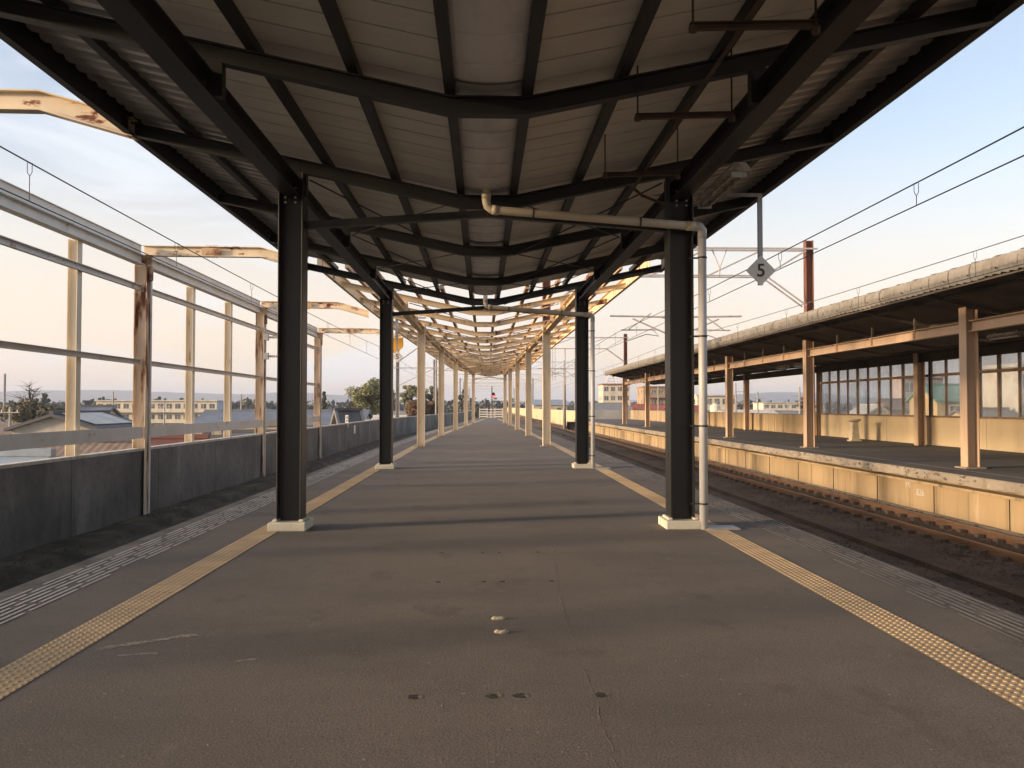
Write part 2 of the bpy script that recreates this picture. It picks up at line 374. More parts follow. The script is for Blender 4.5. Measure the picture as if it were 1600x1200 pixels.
smear(740, 748, 775, 748, 18, .03); smear(745, 738, 775, 738, 14, .03)
for i in range(240):
    x, y = rnd.uniform(-2.4, 2.5), 2.4 + 12 * rnd.random() ** 1.6
    an = rnd.random() * 3; L = rnd.uniform(.006, .026); ribbon(mb, [(x, y), (x + L * math.cos(an), y + L * math.sin(an))], rnd.uniform(.004, .010))
mb.build('chalk_mark', M['chalk'], plat)
def blob(mb, x, y, rx_, ry_, z, n=12, jit=.25):
    mb.poly(*[(x + rx_ * math.cos(2 * math.pi * k / n) * (1 + rnd.uniform(-jit, jit)), y + ry_ * math.sin(2 * math.pi * k / n) * (1 + rnd.uniform(-jit, jit)), z) for k in range(n)])
pit = MB(); chips = MB()
for (py, pxs, s) in ((1083, (648, 770, 812, 938), 1), (907, (686, 757, 786, 862), .8), (862, (692, 755, 780, 840), .7)):
    for px in pxs:
        x, y = gpt(px, py)
        blob(pit, x, y, .034 * s, .036 * s, .0012); blob(chips, x + .036 * s, y + .002, .012 * s, .026 * s, .002)
pit.build('anchor_hole', M['pit'], plat); chips.build('chipped_edge', M['crack'], plat)
for i, (px, py) in enumerate(((779, 965), (784, 986))):
    x, y = gpt(px, py); mb = MB(); n = len(mb.v)
    mb.tube([(x - .046, y + .012 * (i * 2 - 1), .004), (x - .034, y + .004 * (i * 2 - 1), .007), (x - .012, y - .008, .006), (x + .01, y - .01, .008), (x + .033, y + .003 * (i * 2 - 1), .007), (x + .046, y + .012 * (i * 2 - 1), .003)], [.008, .016, .013, .015, .017, .007], 9)
    tag(mb.build('rubber_stub', M['rubber'], smooth=True), ['pale lump stuck on the asphalt, farther of the pair', 'pale lump stuck on the asphalt, nearer of the pair'][i], 'lump', 'pale lumps on the platform floor')

# track bed, embankment and town ground
mb = MB()
ys = [-14] + [i * 3 for i in range(0, 140)]
wallX = lambda y: lerp_tab([(65, -8.2), (80, -7.6), (100, -6.4), (125, -4.6), (160, -3.4), (420, -3.4)], y)
for a, b_ in zip(ys, ys[1:]):
    mb.poly((wallX(a) - .3, a, -1.2), (edgeR(a) if a > 108 else 0, a, -1.2), (edgeR(b_) if b_ > 108 else 0, b_, -1.2), (wallX(b_) - .3, b_, -1.2))
bed = tag(mb.build('track_bed', M['moss'], org=(0, 0, -1.2)), 'dark mossy bed of the lifted track', None, None, 'structure')
mb = MB()
xs = [2.6 + i * .35 for i in range(27)]
def bz(x, y):
    z = -1.2 + .035 * mnoise.noise(Vector((x * .9, y * .5, 3)))
    d = abs(x - 9.48)
    z += .075 * max(0, 1 - max(0, d - 1.1) / .8)
    return z
yy = [-14 + .6 * i for i in range(230)] + [124 + 8 * i for i in range(40)]
for a, b_ in zip(yy, yy[1:]):
    for x0, x1 in zip(xs, xs[1:]):
        mb.poly((x0, a, bz(x0, a)), (x1, a, bz(x1, a)), (x1, b_, bz(x1, b_)), (x0, b_, bz(x0, b_)))
mb.build('track_ballast', M['ballast'], bed)
mb = MB()
for (X, up) in ((-8.42, -7), (24, -7)): mb.poly((X, -14, -7), (X, 420, -7), (X, 420, -1.21), (X, -14, -1.21))
mb.poly((11, -14, -1.21), (24, -14, -1.21), (24, 420, -1.21), (11, 420, -1.21))
mb.poly((-8.42, 420, -7), (24, 420, -7), (24, 420, -1.21), (-8.42, 420, -1.21))
mb.build('embankment', M['concrete_dark'], bed)
mb = MB(); mb.poly((-9000, -300, -7), (9000, -300, -7), (9000, 9000, -7), (-9000, 9000, -7))
tag(mb.build('ground', M['town']), 'low lying town ground below the elevated station', None, None, 'structure')
mb = MB(); r_ = random.Random(5)
for i in range(16000):
    y = 6.5 + 44 * r_.random() ** 1.7; x = r_.choice((r_.uniform(8.2, 10.85), r_.uniform(8.2, 10.85), r_.uniform(4.2, 10.8)))
    if abs(x - 8.92) < .07 or abs(x - 10.02) < .07: continue
    s_ = r_.uniform(.014, .034); z = bz(x, y) + s_ * .25; n = len(mb.v)
    for (a, b_, c) in ((1, 0, 0), (0, 1, 0), (-1, 0, 0), (0, -1, 0), (0, 0, 1)):
        k = s_ * r_.uniform(.7, 1.3); mb.v.append((x + a * k + r_.gauss(0, .004), y + b_ * k, z + c * k * .8))
    mb.f += [(n, n + 1, n + 4), (n + 1, n + 2, n + 4), (n + 2, n + 3, n + 4), (n + 3, n, n + 4)]
tag(mb.build('gravel', M['ballast'], org=(6, 20, -1.2)), 'loose brown ballast stones around the running rails', None, None, 'stuff')
# ledge at the wall foot
mb = MB()
for i in range(60):
    a, b_ = 6 + i, 7 + i
    def P(x, y, z): return (x + .06 * mnoise.noise(Vector((x, y * .6, 0))), y, z + .03 * mnoise.noise(Vector((x * 3, y * .8, 1))))
    w0, w1 = wallX(a), wallX(b_)
    sec = [(0.02, -1.08), (.55, -1.07), (.8, -1.1), (.95, -1.22)]
    for (p, q) in zip(sec, sec[1:]): mb.poly(P(w0 + p[0], a, p[1]), P(w0 + q[0], a, q[1]), P(w1 + q[0], b_, q[1]), P(w1 + p[0], b_, p[1]))
mb.build('moss_ledge', M['moss'], bed)
mb = MB()
for i in range(1500):
    if i % 3: y = rnd.uniform(9, 40); x = wallX(y) + rnd.choice((.3, .6, .85)) + rnd.gauss(0, .12); z = -1.1
    else: y = 7 + 30 * rnd.random(); x = rnd.uniform(6.2, 8.4) + rnd.gauss(0, .2); z = -1.2
    if mnoise.noise(Vector((x * .6, y * .35, 5))) < .05: continue
    h = rnd.uniform(.03, .12) ; an = rnd.random() * 6.28; dx, dy = .012 * math.cos(an), .012 * math.sin(an); lx_, ly_ = rnd.gauss(0, .04), rnd.gauss(0, .04)
    mb.poly((x - dx, y - dy, z), (x + dx, y + dy, z), (x + lx_, y + ly_, z + h))
tag(mb.build('grass', M['dry_grass'], org=(0, 0, -1.2)), 'sparse dry grass tufts in the track beds', None, None, 'stuff')

# ------------------------------------------------------------------ left concrete wall
w = thing('concrete_wall', 'long dark stained concrete parapet wall beside the left track bed', 'wall', (-8.3, 40, -1.2))
mb = MB(); cap = MB(); joints = MB()
ys = [-14 + 2.2 * i for i in range(200)]
ys = [y for y in ys if y < 400]
for i, (a, b_) in enumerate(zip(ys, ys[1:])):
    p, q = wallX(a), wallX(b_)
    mb.poly((p, a, -1.2), (p, a, .44), (q, b_, .44), (q, b_, -1.2)); mb.poly((p - .2, a, -1.2), (q - .2, b_, -1.2), (q - .2, b_, .44), (p - .2, a, .44))
    e = .008
    cap.poly((p + e, a, .50), (p - .21, a, .50), (q - .21, b_, .50), (q + e, b_, .50)); cap.poly((p + e, a, .44), (p + e, a, .50), (q + e, b_, .50), (q + e, b_, .44)); cap.poly((p - .21, a, .44), (q - .21, b_, .44), (q - .21, b_, .50), (p - .21, a, .50))
    cap.poly((p - .21, a, .44), (p + e, a, .44), (q + e, b_, .44), (q - .21, b_, .44))
    if 8 < b_ < 90 and i % 2: joints.box(q - .01, q + .002, b_ - .008, b_ + .008, -1.1, .43)
mb.poly((wallX(-14), -14, -1.2), (wallX(-14) - .2, -14, -1.2), (wallX(-14) - .2, -14, .44), (wallX(-14), -14, .44))
mb.build('wall_panel', M['concrete_dark'], w); cap.build('wall_cap', M['wall_cap'], w); joints.build('joint_line', M['pit'], w)

# ------------------------------------------------------------------ left steel frame
FX = -8.25
fr = thing('steel_screen', 'rusty cream open steel screen standing along the left wall', 'steel screen', (FX, 26, -1.2))
main = MB().sweep(I(.28, .30, .016, .012), [(FX - .03, 10.3, -1.15), (FX - .03, 10.3, 5.0)], (0, 1, 0), (1, 0, 0)).build('main_post', M['rust_post'], fr)
strap = MB().box(FX + .125, FX + .15, 10.36, 10.44, -1.14, 4.9).build('cover_strip', M['grey_rail'], main)
for y in (-.1, 20.3, 30.9, 41.4): part_copy(main, fr, (0, y - 10.3, 0))  # first copy is out of view, added to cast shade over the platform
ip = MB().sweep(I(.2, .2, .014, .01), [(FX - .14, 13.8, .1), (FX - .14, 13.8, 4.92)], (0, 1, 0), (1, 0, 0)).build('intermediate_post', M['cream_post'], fr)
for y in (3.4, 6.9, 17.2, 23.9, 27.4, 34.4, 37.9): part_copy(ip, fr, (0, y - 13.8, 0))  # first two copies are out of view, added for their shadow bands
for k, (y0, y1) in enumerate(((-4, 10.2), (10.4, 20.2), (20.4, 30.8), (31.0, 41.3))):  # first span runs on unseen, added along with the shadow-casting posts
    MB().beam((FX - .02, y0, 5.27), (FX - .02, y1, 5.27), CH(.05, .22, .01)).build('top_plate', M['grey_rail'], fr)
    MB().beam((FX - .02, y0, 5.02), (FX - .02, y1, 5.02), I(.2, .24, .02, .012)).build('top_beam', M['grey_rail'], fr)
    MB().beam((FX + .0, y0, 4.34), (FX + .0, y1, 4.34), CH(.08, .14, .012)).build('cross_rail', M['grey_rail'], fr)
    MB().beam((FX + .0, y0, 2.56), (FX + .0, y1, 2.56), CH(.08, .12, .012)).build('cross_rail', M['grey_rail'], fr)
    MB().beam((FX + .06, y0, .88), (FX + .06, y1, .88), RECT(.02, .28)).build('kick_plate', M['grey_rail'], fr)
for k, y in enumerate((10.3, 20.3, 30.9, 41.4)):
    xe = lx(y) - 1.95
    MB().sweep(I(.16, .25, .018, .012), [(FX, y, 5.27), (-5.45, y, 5.25), (xe, y, 4.93)], (0, 1, 0), (0, 0, 1)).build('arm_beam', M['cream_rusty_beam'], fr)
    mb = MB()
    for i in range(5):
        for s_ in (1, -1): mb.box(-6.75 + i * .06, -6.72 + i * .06, y - .06, y - .03, 5.25 + s_ * .125 - (.02 if s_ < 0 else 0), 5.25 + s_ * .125 + (.03 if s_ > 0 else 0.0))
    mb.box(-6.85, -6.4, y - .082, y - .078, 5.16, 5.34)
    mb.build('splice_bolts', M['purlin_rust'], fr)
    if k: 
        mb = MB(); mb.box(FX + .15, FX + .2, y - .06, y + .06, 4.55, 4.9); mb.box(-8.28, -8.0, y - .14, y - .13, 4.9, 5.15); mb.build('gusset_plate', M['purlin_rust'], fr)
for (zz) in (4.05, 3.35):
    mb = MB().box(FX + .12, FX + .3, 30.7, 30.85, zz - .12, zz + .12); mb.build('bracket', M['galv'], fr)
    mb = MB()
    for i in range(6): mb.tube([(FX + .32 + i * .07, 30.8, zz), (FX + .37 + i * .07, 30.8, zz)], [.03, .055], 8)
    mb.tube([(FX + .3, 30.8, zz), (FX + 1.1, 30.8, zz)], .012, 6); mb.build('insulator', M['insul'], fr)

# ------------------------------------------------------------------ canopies
SL = .214
def roof_z(y, dx, zc): return zc + SL * max(0, abs(dx) - .32)
def rafter_pts(y, zc, oh=1.98):
    c = cx(y); L = lx(y) - oh; Rr = rx(y) + oh
    return [(L, y, zc + SL * (c - L - .32)), (c - .33, y, zc + .002), (c - .315, y, zc), (c + .315, y, zc), (c + .33, y, zc + .002), (Rr, y, zc + SL * (Rr - c - .32))]
def canopy_parts(root, rafters, zc, mats, y0, y1, oh):
    for y in rafters:
        MB().sweep(I(.11, .16, .014, .01), [(p[0], p[1], p[2] + .08) for p in rafter_pts(y, zc, oh)], (0, 1, 0), (0, 0, 1)).build('rafter', mats['rafter'], root)
    n = max(1, int((y1 - y0) / 4)); ysn = [y0 + (y1 - y0) * i / n for i in range(n + 1)]
    for sgn in (-1, 1):
        for d in (.33, 1.15, 2.0, 2.88, 3.68):
            pts = []
            for y in ysn:
                c = cx(y); half = ((c - lx(y)) if sgn < 0 else (rx(y) - c)) + oh; k = d * half / 4.4
                pts.append((c + sgn * k, y, zc + .165 + SL * max(0, k - .32) + .05))
            MB().sweep(RECT(.09, .095), pts, (1, 0, 0), (0, 0, 1)).build('purlin', mats['purlin'], root)
        pts = []
        for y in ysn:
            c = cx(y); half = ((c - lx(y)) if sgn < 0 else (rx(y) - c)) + oh
            pts.append((c + sgn * (half + .02), y, zc + SL * (half - .32) + .18))
        prof = CH(.09, .34, .014) if sgn > 0 else [(-a, b) for a, b in CH(.09, .34, .014)][::-1]
        prof = [(-a, b) for a, b in prof][::-1]
        MB().sweep(prof, pts, (1, 0, 0), (0, 0, 1)).build('fascia', mats['fascia'], root)
        f = lx if sgn < 0 else rx
        MB().sweep(I(.2, .22, .016, .012), [(f(y), y, zc + .11 + .11) for y in ysn], (1, 0, 0), (0, 0, 1)).build('girder', mats['girder'], root)
        for y in rafters:
            x = f(y) - sgn * .10
            z1 = zc + SL * (abs(x - cx(y)) - .32)
            MB().box(min(x - .06, x + .07), x + .07, y - .05, y + .05, zc + .13, z1 + .01).build('girder_cleat', mats['girder'], root)
def chevron(root, y, zc, mat, s=.09):
    c = cx(y)
    MB().sweep(RECT(s, s), [(lx(y) + .15, y + .05, zc - .22), (c, y + .05, zc - .055)], (0, 1, 0), (0, 0, 1)).build('tie_brace', mat, root)
    MB().sweep(RECT(s, s), [(c + .001, y + .05, zc - .055), (rx(y) - .15, y + .05, zc - .22)], (0, 1, 0), (0, 0, 1)).build('tie_brace', mat, root)

ZC = 3.97
bc = thing('platform_canopy', 'black steel butterfly canopy with pale soffit over the near platform', 'canopy', (0, 10, 0))
BR = [-6.2, -2.9, .4, 3.7, 7.0, 10.3, 13.6, 16.9, 20.2]
OH = 1.98
canopy_parts(bc, BR, ZC, dict(rafter=M['black_beam'], purlin=M['black_beam'], fascia=M['black_beam'], girder=M['black']), -12, 20.5, OH)
for tab in (LCOL, RCOL):
    for (y, x) in tab[:2]:
        c = MB().sweep(I(.30, .30, .017, .012), [(x, y, .105), (x, y, ZC + .40)], (0, 1, 0), (1, 0, 0)).build('column', M['black'], bc, bevel=.004)
        mb = MB(); mb.box(x - .225, x + .225, y - .25, y + .25, .0, .105)
        mb.build('plinth', M['plinth'], c, bevel=.012)
        for s_ in (-1, 1): MB().box(x + s_ * .158 - .028, x + s_ * .158 + .028, y - .17, y + .17, .105, .135).build('base_grout', M['plinth'], c, bevel=.01)
        mb = MB()
        for i in range(4):
            for s_ in (-1, 1):
                mb.tube([(x + s_ * .06, y - .17, ZC + .02 + i * .06), (x + s_ * .06, y - .15, ZC + .02 + i * .06)], .013, 6)
        mb.build('bolt', M['galv'], c)
for y in (10.3, 20.2): chevron(bc, y, ZC, M['black'])
# soffit boards and outer decking
Y0, Y1 = -12.0, 19.7
for sgn in (-1, 1):
    def zat(k): return ZC + .26 + SL * max(0, k - .32)
    sof = MB(); prof = []; y = Y0
    while y < Y1 - .01:
        e = min(y + .395, Y1); prof += [(y, 0), (e - .024, 0), (e - .024, .045), (e, .045)]; y = e
    prof += [(Y1, .07), (Y0, .07)]
    def strip_x(mb, prof, k0, k1, c=.03):
        n = len(mb.v); m_ = len(prof)
        for k in (k0, k1):
            for (yy_, h) in prof: mb.v.append((c + sgn * k, yy_, zat(k) + h))
        for j in range(m_):
            j2 = (j + 1) % m_; mb.f.append((n + j, n + j2, n + m_ + j2, n + m_ + j))
    strip_x(sof, prof, .26, 2.86)
    sof.build('soffit_board', M['soffit'], bc)
    dk = MB(); prof = []; y = Y0
    while y < Y1 - .01:
        prof += [(y, 0), (y + .09, 0), (y + .13, .05), (y + .2, .05)]; y += .24
    strip_x(dk, prof + [(Y1, .09), (Y0, .09)], 2.87, 4.375)
    dk.build('roof_deck', M['deck'], bc)
# closing roof skin above (weather side)
mb = MB()
for sgn in (-1, 1):
    a, b_ = .03 + sgn * .30, .03 + sgn * 4.40
    mb.poly((a, Y0, ZC + .42), (b_, Y0, ZC + .42 + SL * 4.1), (b_, Y1, ZC + .42 + SL * 4.1), (a, Y1, ZC + .42))
mb.build('roof_skin', M['roof_dark'], bc)
# gutter
prof = []
for i in range(15):
    t = math.pi * i / 14; prof.append((-.31 * math.cos(t), -.085 * math.sin(t) ** .7))
g = MB(); y = Y0; secs = []
while y < Y1:
    for (dy, k_) in ((0, 1), (.50, 1), (.502, 1.16), (.522, 1.16), (.524, 1)): secs.append((min(y + dy, Y1 + dy * .001), k_))
    y += .526
for (yy_, k_) in secs:
    for (a_, b_) in prof: g.v.append((.03 + a_, yy_, ZC + .275 + b_ * k_))
for i in range(len(secs) - 1):
    for j in range(14): g.f.append((i * 15 + j, i * 15 + j + 1, i * 15 + 16 + j, i * 15 + 15 + j))
gut = g.build('gutter', M['gutter'], bc)
for y in (7.0, 10.3, 13.6, 16.9):   # lighter end flashing just before each rafter
    MB().sweep([(a * .985, b_ * 1.0 - .012) for a, b_ in prof], [(.03, y - .26, ZC + .265), (.03, y - .1, ZC + .265)], (1, 0, 0), (0, 0, 1), closed=False).build('gutter_joint', M['galv'], gut)
# brace rods under the soffit
for (a, b_) in ((10.3, 13.6), (13.6, 16.9), (16.9, 20.2)):
    for sgn in (-1, 1):
        MB().tube([(.03 + sgn * 2.2, a, ZC + .34), (.03 + sgn * .45, b_, ZC + .02)], .010, 6).build('brace_rod', M['black_beam'], bc)
        MB().tube([(.03 + sgn * .5, a, ZC + .04), (.03 + sgn * 2.2, b_, ZC + .34)], .010, 6).build('brace_rod', M['black_beam'], bc)

oc = thing('canopy_skeleton', 'stripped cream canopy frame, rusty and roofless, beyond the black canopy', 'canopy', (0, 48, 0))
OR = [23.9, 27.4] + [31.0 + 3.467 * i for i in range(13)]
ZO = 4.13
canopy_parts(oc, OR, ZO, dict(rafter=M['cream_rust'], purlin=M['purlin_rust'], fascia=M['cream_rust'], girder=M['cream_rust']), 20.8, 73.6, 1.75)
c0 = MB().sweep(I(.28, .28, .016, .014), [(0, 0, .02), (0, 0, ZO + .42)], (0, 1, 0), (1, 0, 0))
first = None
for tab in (LCOL, RCOL):
    for (y, x) in tab[2:]:
        if first is None:
            o0 = ORG[oc.name]
            first = MB(); first.v = [(p[0] + x, p[1] + y, p[2]) for p in c0.v]; first.f = c0.f
            first = first.build('column', M['cream_col'], oc); fx0, fy0 = x, y
            mb = MB().box(x - .24, x + .24, y - .24, y + .24, .005, .03); mb.build('base_plate', M['coping'], first)
            mb = MB()
            for s_ in (-1, 1): mb.box(x + s_ * .05 - .02, x + s_ * .05 + .02, y - .155, y - .142, .03, .09)
            mb.build('rust_scab', M['purlin_rust'], first)
        else: part_copy(first, oc, (x - fx0, y - fy0, 0))
for y in (31.0, 41.4, 51.8, 62.2, 72.6): chevron(oc, y, ZO, M['cream_rust'], .08)
for a in (24, 31, 38, 45, 52, 59, 66):
    for sgn in (-1, 1):
        f = lx if sgn < 0 else rx
        MB().tube([(f(a) - sgn * .2, a, ZO + .36), (cx(a + 3.5) + sgn * .4, a + 3.5, ZO + .2)], .014, 5).build('brace_rod', M['purlin_rust'], oc); MB().tube([(cx(a) + sgn * .4, a, ZO + .2), (f(a + 3.5) - sgn * .2, a + 3.5, ZO + .36)], .014, 5).build('brace_rod', M['purlin_rust'], oc)

# ------------------------------------------------------------------ drain pipes
def drain(y, lab, x_end):
    t = thing('drain_pipe', lab, 'pipe', (x_end, y, 0), 'drain pipes from the canopy gutter')
    yp = y - .235
    cx_ = .03
    pts = [(cx_, yp + .1, ZC + .26), (cx_ - .01, yp + .1, ZC + .12), (cx_ - .01, yp + .08, ZC + .03)]
    r = .052
    up = [(cx_ - .01, yp + .02, ZC + .27), (cx_ - .01, yp, ZC + .15), (cx_ - .01, yp, ZC + .03)]
    bend = [(cx_ - .01, yp, ZC + .03), (cx_ + .005, yp, ZC - .03), (cx_ + .05, yp, ZC - .065), (cx_ + .12, yp, ZC - .075)]
    run = [(cx_ + .12, yp, ZC - .075), (x_end - .1, yp, ZC - .255)]
    MB().tube(up + bend[1:] + run[1:], r, 14).build('run_pipe', M['pvc'], t, smooth=True)
    mb = MB(); mb.tube([(cx_ + .06, yp, ZC - .067), (cx_ + .14, yp, ZC - .077)], r + .007, 14); mb.tube([(cx_ - .01, yp, ZC + .14), (cx_ - .01, yp, ZC + .06)], r + .006, 14)
    mb.tube([(x_end - .2, yp, ZC - .247), (x_end - .09, yp, ZC - .256)], r + .007, 14); mb.build('pipe_socket', M['pvc'], t, smooth=True)
    mb = MB().tube([(x_end - .1, yp, ZC - .255), (x_end - .03, yp, ZC - .262), (x_end, yp + .01, ZC - .30), (x_end, yp + .02, ZC - .40)], [r + .004] * 4, 14)
    mb.build('elbow', M['pvc_grey'], t, smooth=True)
    MB().tube([(x_end, yp + .02, ZC - .40), (x_end, yp + .02, .0)], r, 16).build('downpipe', M['pvc_grey'], t, smooth=True)
    for z in (3.32, 2.35, 1.25, .3): MB().tube([(x_end, yp + .02, z), (x_end, yp + .02, z + .022)], r + .006, 14).box(x_end - .16, x_end - .04, yp + .03, yp + .045, z, z + .02).build('pipe_clip', M['dark_clip'], t)
    for tt in (.18, .72):
        xx = cx_ + .12 + (x_end - .22 - cx_) * tt; zz = ZC - .075 - .18 * tt
        MB().tube([(xx, yp, zz), (xx + .02, yp, zz - .001)], r + .006, 14).build('pipe_clip', M['dark_clip'], t)
    MB().box(x_end + .03, x_end + .42, y - .32, y - .02, .004, .02).build('cover_plate', M['galv'], t)
drain(10.3, 'thick grey downpipe on the nearer right black column', 2.68)
drain(20.2, 'slim grey downpipe on the farther right black column', 2.62)

# ------------------------------------------------------------------ conduits and light under right slope
for i, (y, x0, x1) in enumerate(((5.35, 1.35, 2.22), (7.05, 1.3, 2.17), (8.85, 1.28, 2.12))):
    t = thing('hanger_bar', ['rusty hanger bar under the soffit, nearest the camera', 'rusty hanger bar under the soffit, middle of three', 'rusty hanger bar under the soffit beside the right column'][i], 'hanger bar', (1.75, y, 4.0), 'rusty hanger bars under the soffit')
    MB().beam((x0, y, 4.0), (x1, y, 4.03), CH(.04, .05, .006)).build('channel', M['rust_dark'], t)
    for x in (x0 + .02, x1 - .03):
        r_ = MB().tube([(x, y, 4.0), (x, y, ZC + .32 + SL * (x - .35))], .008, 6).build('hanger_rod', M['rust_dark'], t)
        MB().tube([(x, y, 3.965), (x, y, 4.0)], .03, 8).build('rod_nut', M['rust_dark'], r_)
t = thing('conduit', 'dark conduit running along the soffit on three hanger bars', 'conduit', (1.74, 7, 4.05))
MB().tube([(1.74, 1.0, 4.06), (1.74, 9.6, 4.06), (1.9, 9.9, 4.05), (2.2, 10.1, 4.0)], .018, 8).build('tube', M['rust_dark'], t, smooth=True)
def batten(name, x, y0, y1, z, label, group, hood=True):
    t = thing(name, label, 'light', (x, (y0 + y1) / 2, z), group)
    MB().sweep([(-.13, 0), (.13, 0), (.06, .09), (-.06, .09)], [(x, y0, z), (x, y1, z)], (1, 0, 0), (0, 0, 1)).build('housing', M['dirty_white'], t)
    for s_ in (-1, 1): MB().tube([(x + s_ * .045, y0 + .06, z - .03), (x + s_ * .045, y1 - .06, z - .03)], .016, 8).build('tube', M['tube_white'] if not hood else M['dirty_white'], t, smooth=True)
    mb = MB()
    for y in (y0 + .02, y1 - .05): mb.box(x - .08, x + .08, y, y + .03, z - .06, z - .001)
    mb.build('socket', M['dirty_white'] if not hood else M['galv'], t)
    mb = MB()
    for y in (y0 + .2, y1 - .2): mb.tube([(x, y, z + .06), (x, y, z + .14)], .012, 6)
    mb.build('stem', M['galv'], t)
    return t
batten('strip_light', 2.60, 8.3, 9.7, 3.90, 'dirty white strip light under the right girder of the near canopy', None)

# ------------------------------------------------------------------ hanging number signs
def digit(txt, size, loc, mat, parent, rz=0, extr=.004, name='numeral'):
    me = text_mesh(txt, size, extr); me.name = name; me.materials.append(mat)
    o = bpy.data.objects.new(name, me); C.objects.link(o); o.parent = parent
    o.location = Vector(loc) - ORG[parent.name]; o.rotation_euler = (R(90), 0, rz); ORG[o.name] = ORG[parent.name]
    return o
def number_sign(x, y, zc_, diag, ztop, arm_to, label, orange=False):
    t = thing('number_sign', label, 'sign', (x, y, zc_), 'stopping position signs')
    h = diag / 2
    MB().prism([(-h, 0), (0, -h), (h, 0), (0, h)], (x, y - .012, zc_), (1, 0, 0), (0, 0, 1), (0, .012, 0)).build('plate', M['sign_white'], t)
    digit('5', diag * .60, (x, y - .014, zc_ - .005), M['sign_black'], t)
    MB().beam((x, y + .02, zc_ - h * .95), (x, y + .02, ztop), RECT(.07, .04), (0, 1, 0)).build('post', M['galv'], t)
    MB().beam((x + .025, y + .02, ztop - .02), (arm_to, y + .02, ztop - .02), RECT(.03, .05)).build('arm', M['galv'], t)
    return t
number_sign(4.19, 12.4, 3.56, .46, 4.74, 2.5, 'white diamond sign reading 5 hung from the near canopy edge')
number_sign(-3.42, 32.6, 3.45, .46, 5.0, -2.3, 'white diamond sign reading 5 half hidden by the farther left black column')
t = thing('orange_board', 'orange board above the half hidden diamond sign on the left', 'board', (-3.42, 33.2, 3.9))
MB().prism([(-.3, -.25), (.05, -.25), (.3, -.02), (.3, .33), (-.3, .33)], (-3.55, 33.2, 3.9), (1, 0, 0), (0, 0, 1), (0, .08, 0)).build('panel', M['orange'], t)
MB().beam((-3.55, 33.3, 4.2), (-3.55, 33.3, 5.1), RECT(.04, .04), (0, 1, 0)).build('hanger', M['galv'], t)

# ------------------------------------------------------------------ wires
def catenary(x, zm, zc_, y0, y1, label, span=50, sag=.25, first=36, drop=5.0):
    t = thing('overhead_wire', label, 'overhead wire', (x, (y0 + y1) / 2, zc_), 'overhead wires')
    ys = [y0 + (y1 - y0) * i / 90 for i in range(91)]
    def zmf(y):
        u = ((y - first) / span) % 1.0; return zm + sag * (2 * abs(u - .5)) ** 2 - sag * .5
    MB().tube([(x, y, zmf(y)) for y in ys], .010, 5).build('messenger_wire', M['wire'], t)
    if zc_:
        MB().tube([(x, y0, zc_), (x, y1, zc_)], .009, 5).build('contact_wire', M['wire'], t)
        y = math.ceil(y0 / drop) * drop + .6; k = 0
        while y < min(y1, 110):
            mb = MB(); z2 = zmf(y)
            mb.tube([(x, y, zc_), (x, y, z2 - .17)], .006, 4); mb.tube([(x, y, z2 - .17), (x - .03, y, z2 - .12), (x - .03, y, z2), (x + .03, y, z2), (x + .03, y, z2 - .12), (x, y, z2 - .17)], .005, 4)
            mb.build('dropper', M['wire'], t); y += drop; k += 1
catenary(-5.75, 4.66, 4.09, 2, 300, 'overhead line above the left track bed', first=46)
catenary(5.65, 4.55, 4.13, 2, 330, 'overhead line nearest the right platform edge', first=36)
catenary(9.45, 4.62, 4.0, 2, 330, 'overhead line in front of the opposite canopy edge', first=40)

# ------------------------------------------------------------------ gantries
def gantry(y, xl, xr, zt, zb, label, drops=(), color=None, top=.4, dens=3, leftm=None):
    t = thing('catenary_gantry', label, 'gantry', ((xl + xr) / 2, y, -1.2), 'overhead line gantries across the tracks')
    mm = color or M['galv_light']
    for x in (xl, xr):
        MB().sweep(I(.30, .34, .03, .02), [(x, y, -1.2), (x, y, zt + top)], (0, 1, 0), (1, 0, 0)).build('mast', (leftm if (leftm and x == xl) else M['mast_rust']) if color is None else mm, t)
    g = MB()
    for yy_ in (y - .25, y + .25): g.beam((xl - .3, yy_, zt), (xr + .3, yy_, zt), RECT(.07, .07)); 
    xa, xb = xl + 2.0, xr - 2.0
    for yy_ in (y - .25, y + .25): 
        g.beam((xa, yy_, zb), (xb, yy_, zb), RECT(.055, .055))
        g.beam((xl + .2, yy_, zb - 1.3), (xa, yy_, zb), RECT(.06, .06)); g.beam((xr - .2, yy_, zb - 1.3), (xb, yy_, zb), RECT(.06, .06))
        n = dens
        for i in range(n):
            x0 = xa + (xb - xa) * i / n; x1 = xa + (xb - xa) * (i + 1) / n
            g.beam((x0, yy_, zb), (x1, yy_, zt), RECT(.05, .05))
        g.beam((xb, yy_, zb), (xr - .2, yy_, zt - .1), RECT(.05, .05)); g.beam((xa, yy_, zb), (xa, yy_, zt), RECT(.05, .05))
    g.build('truss', mm, t)
    return t
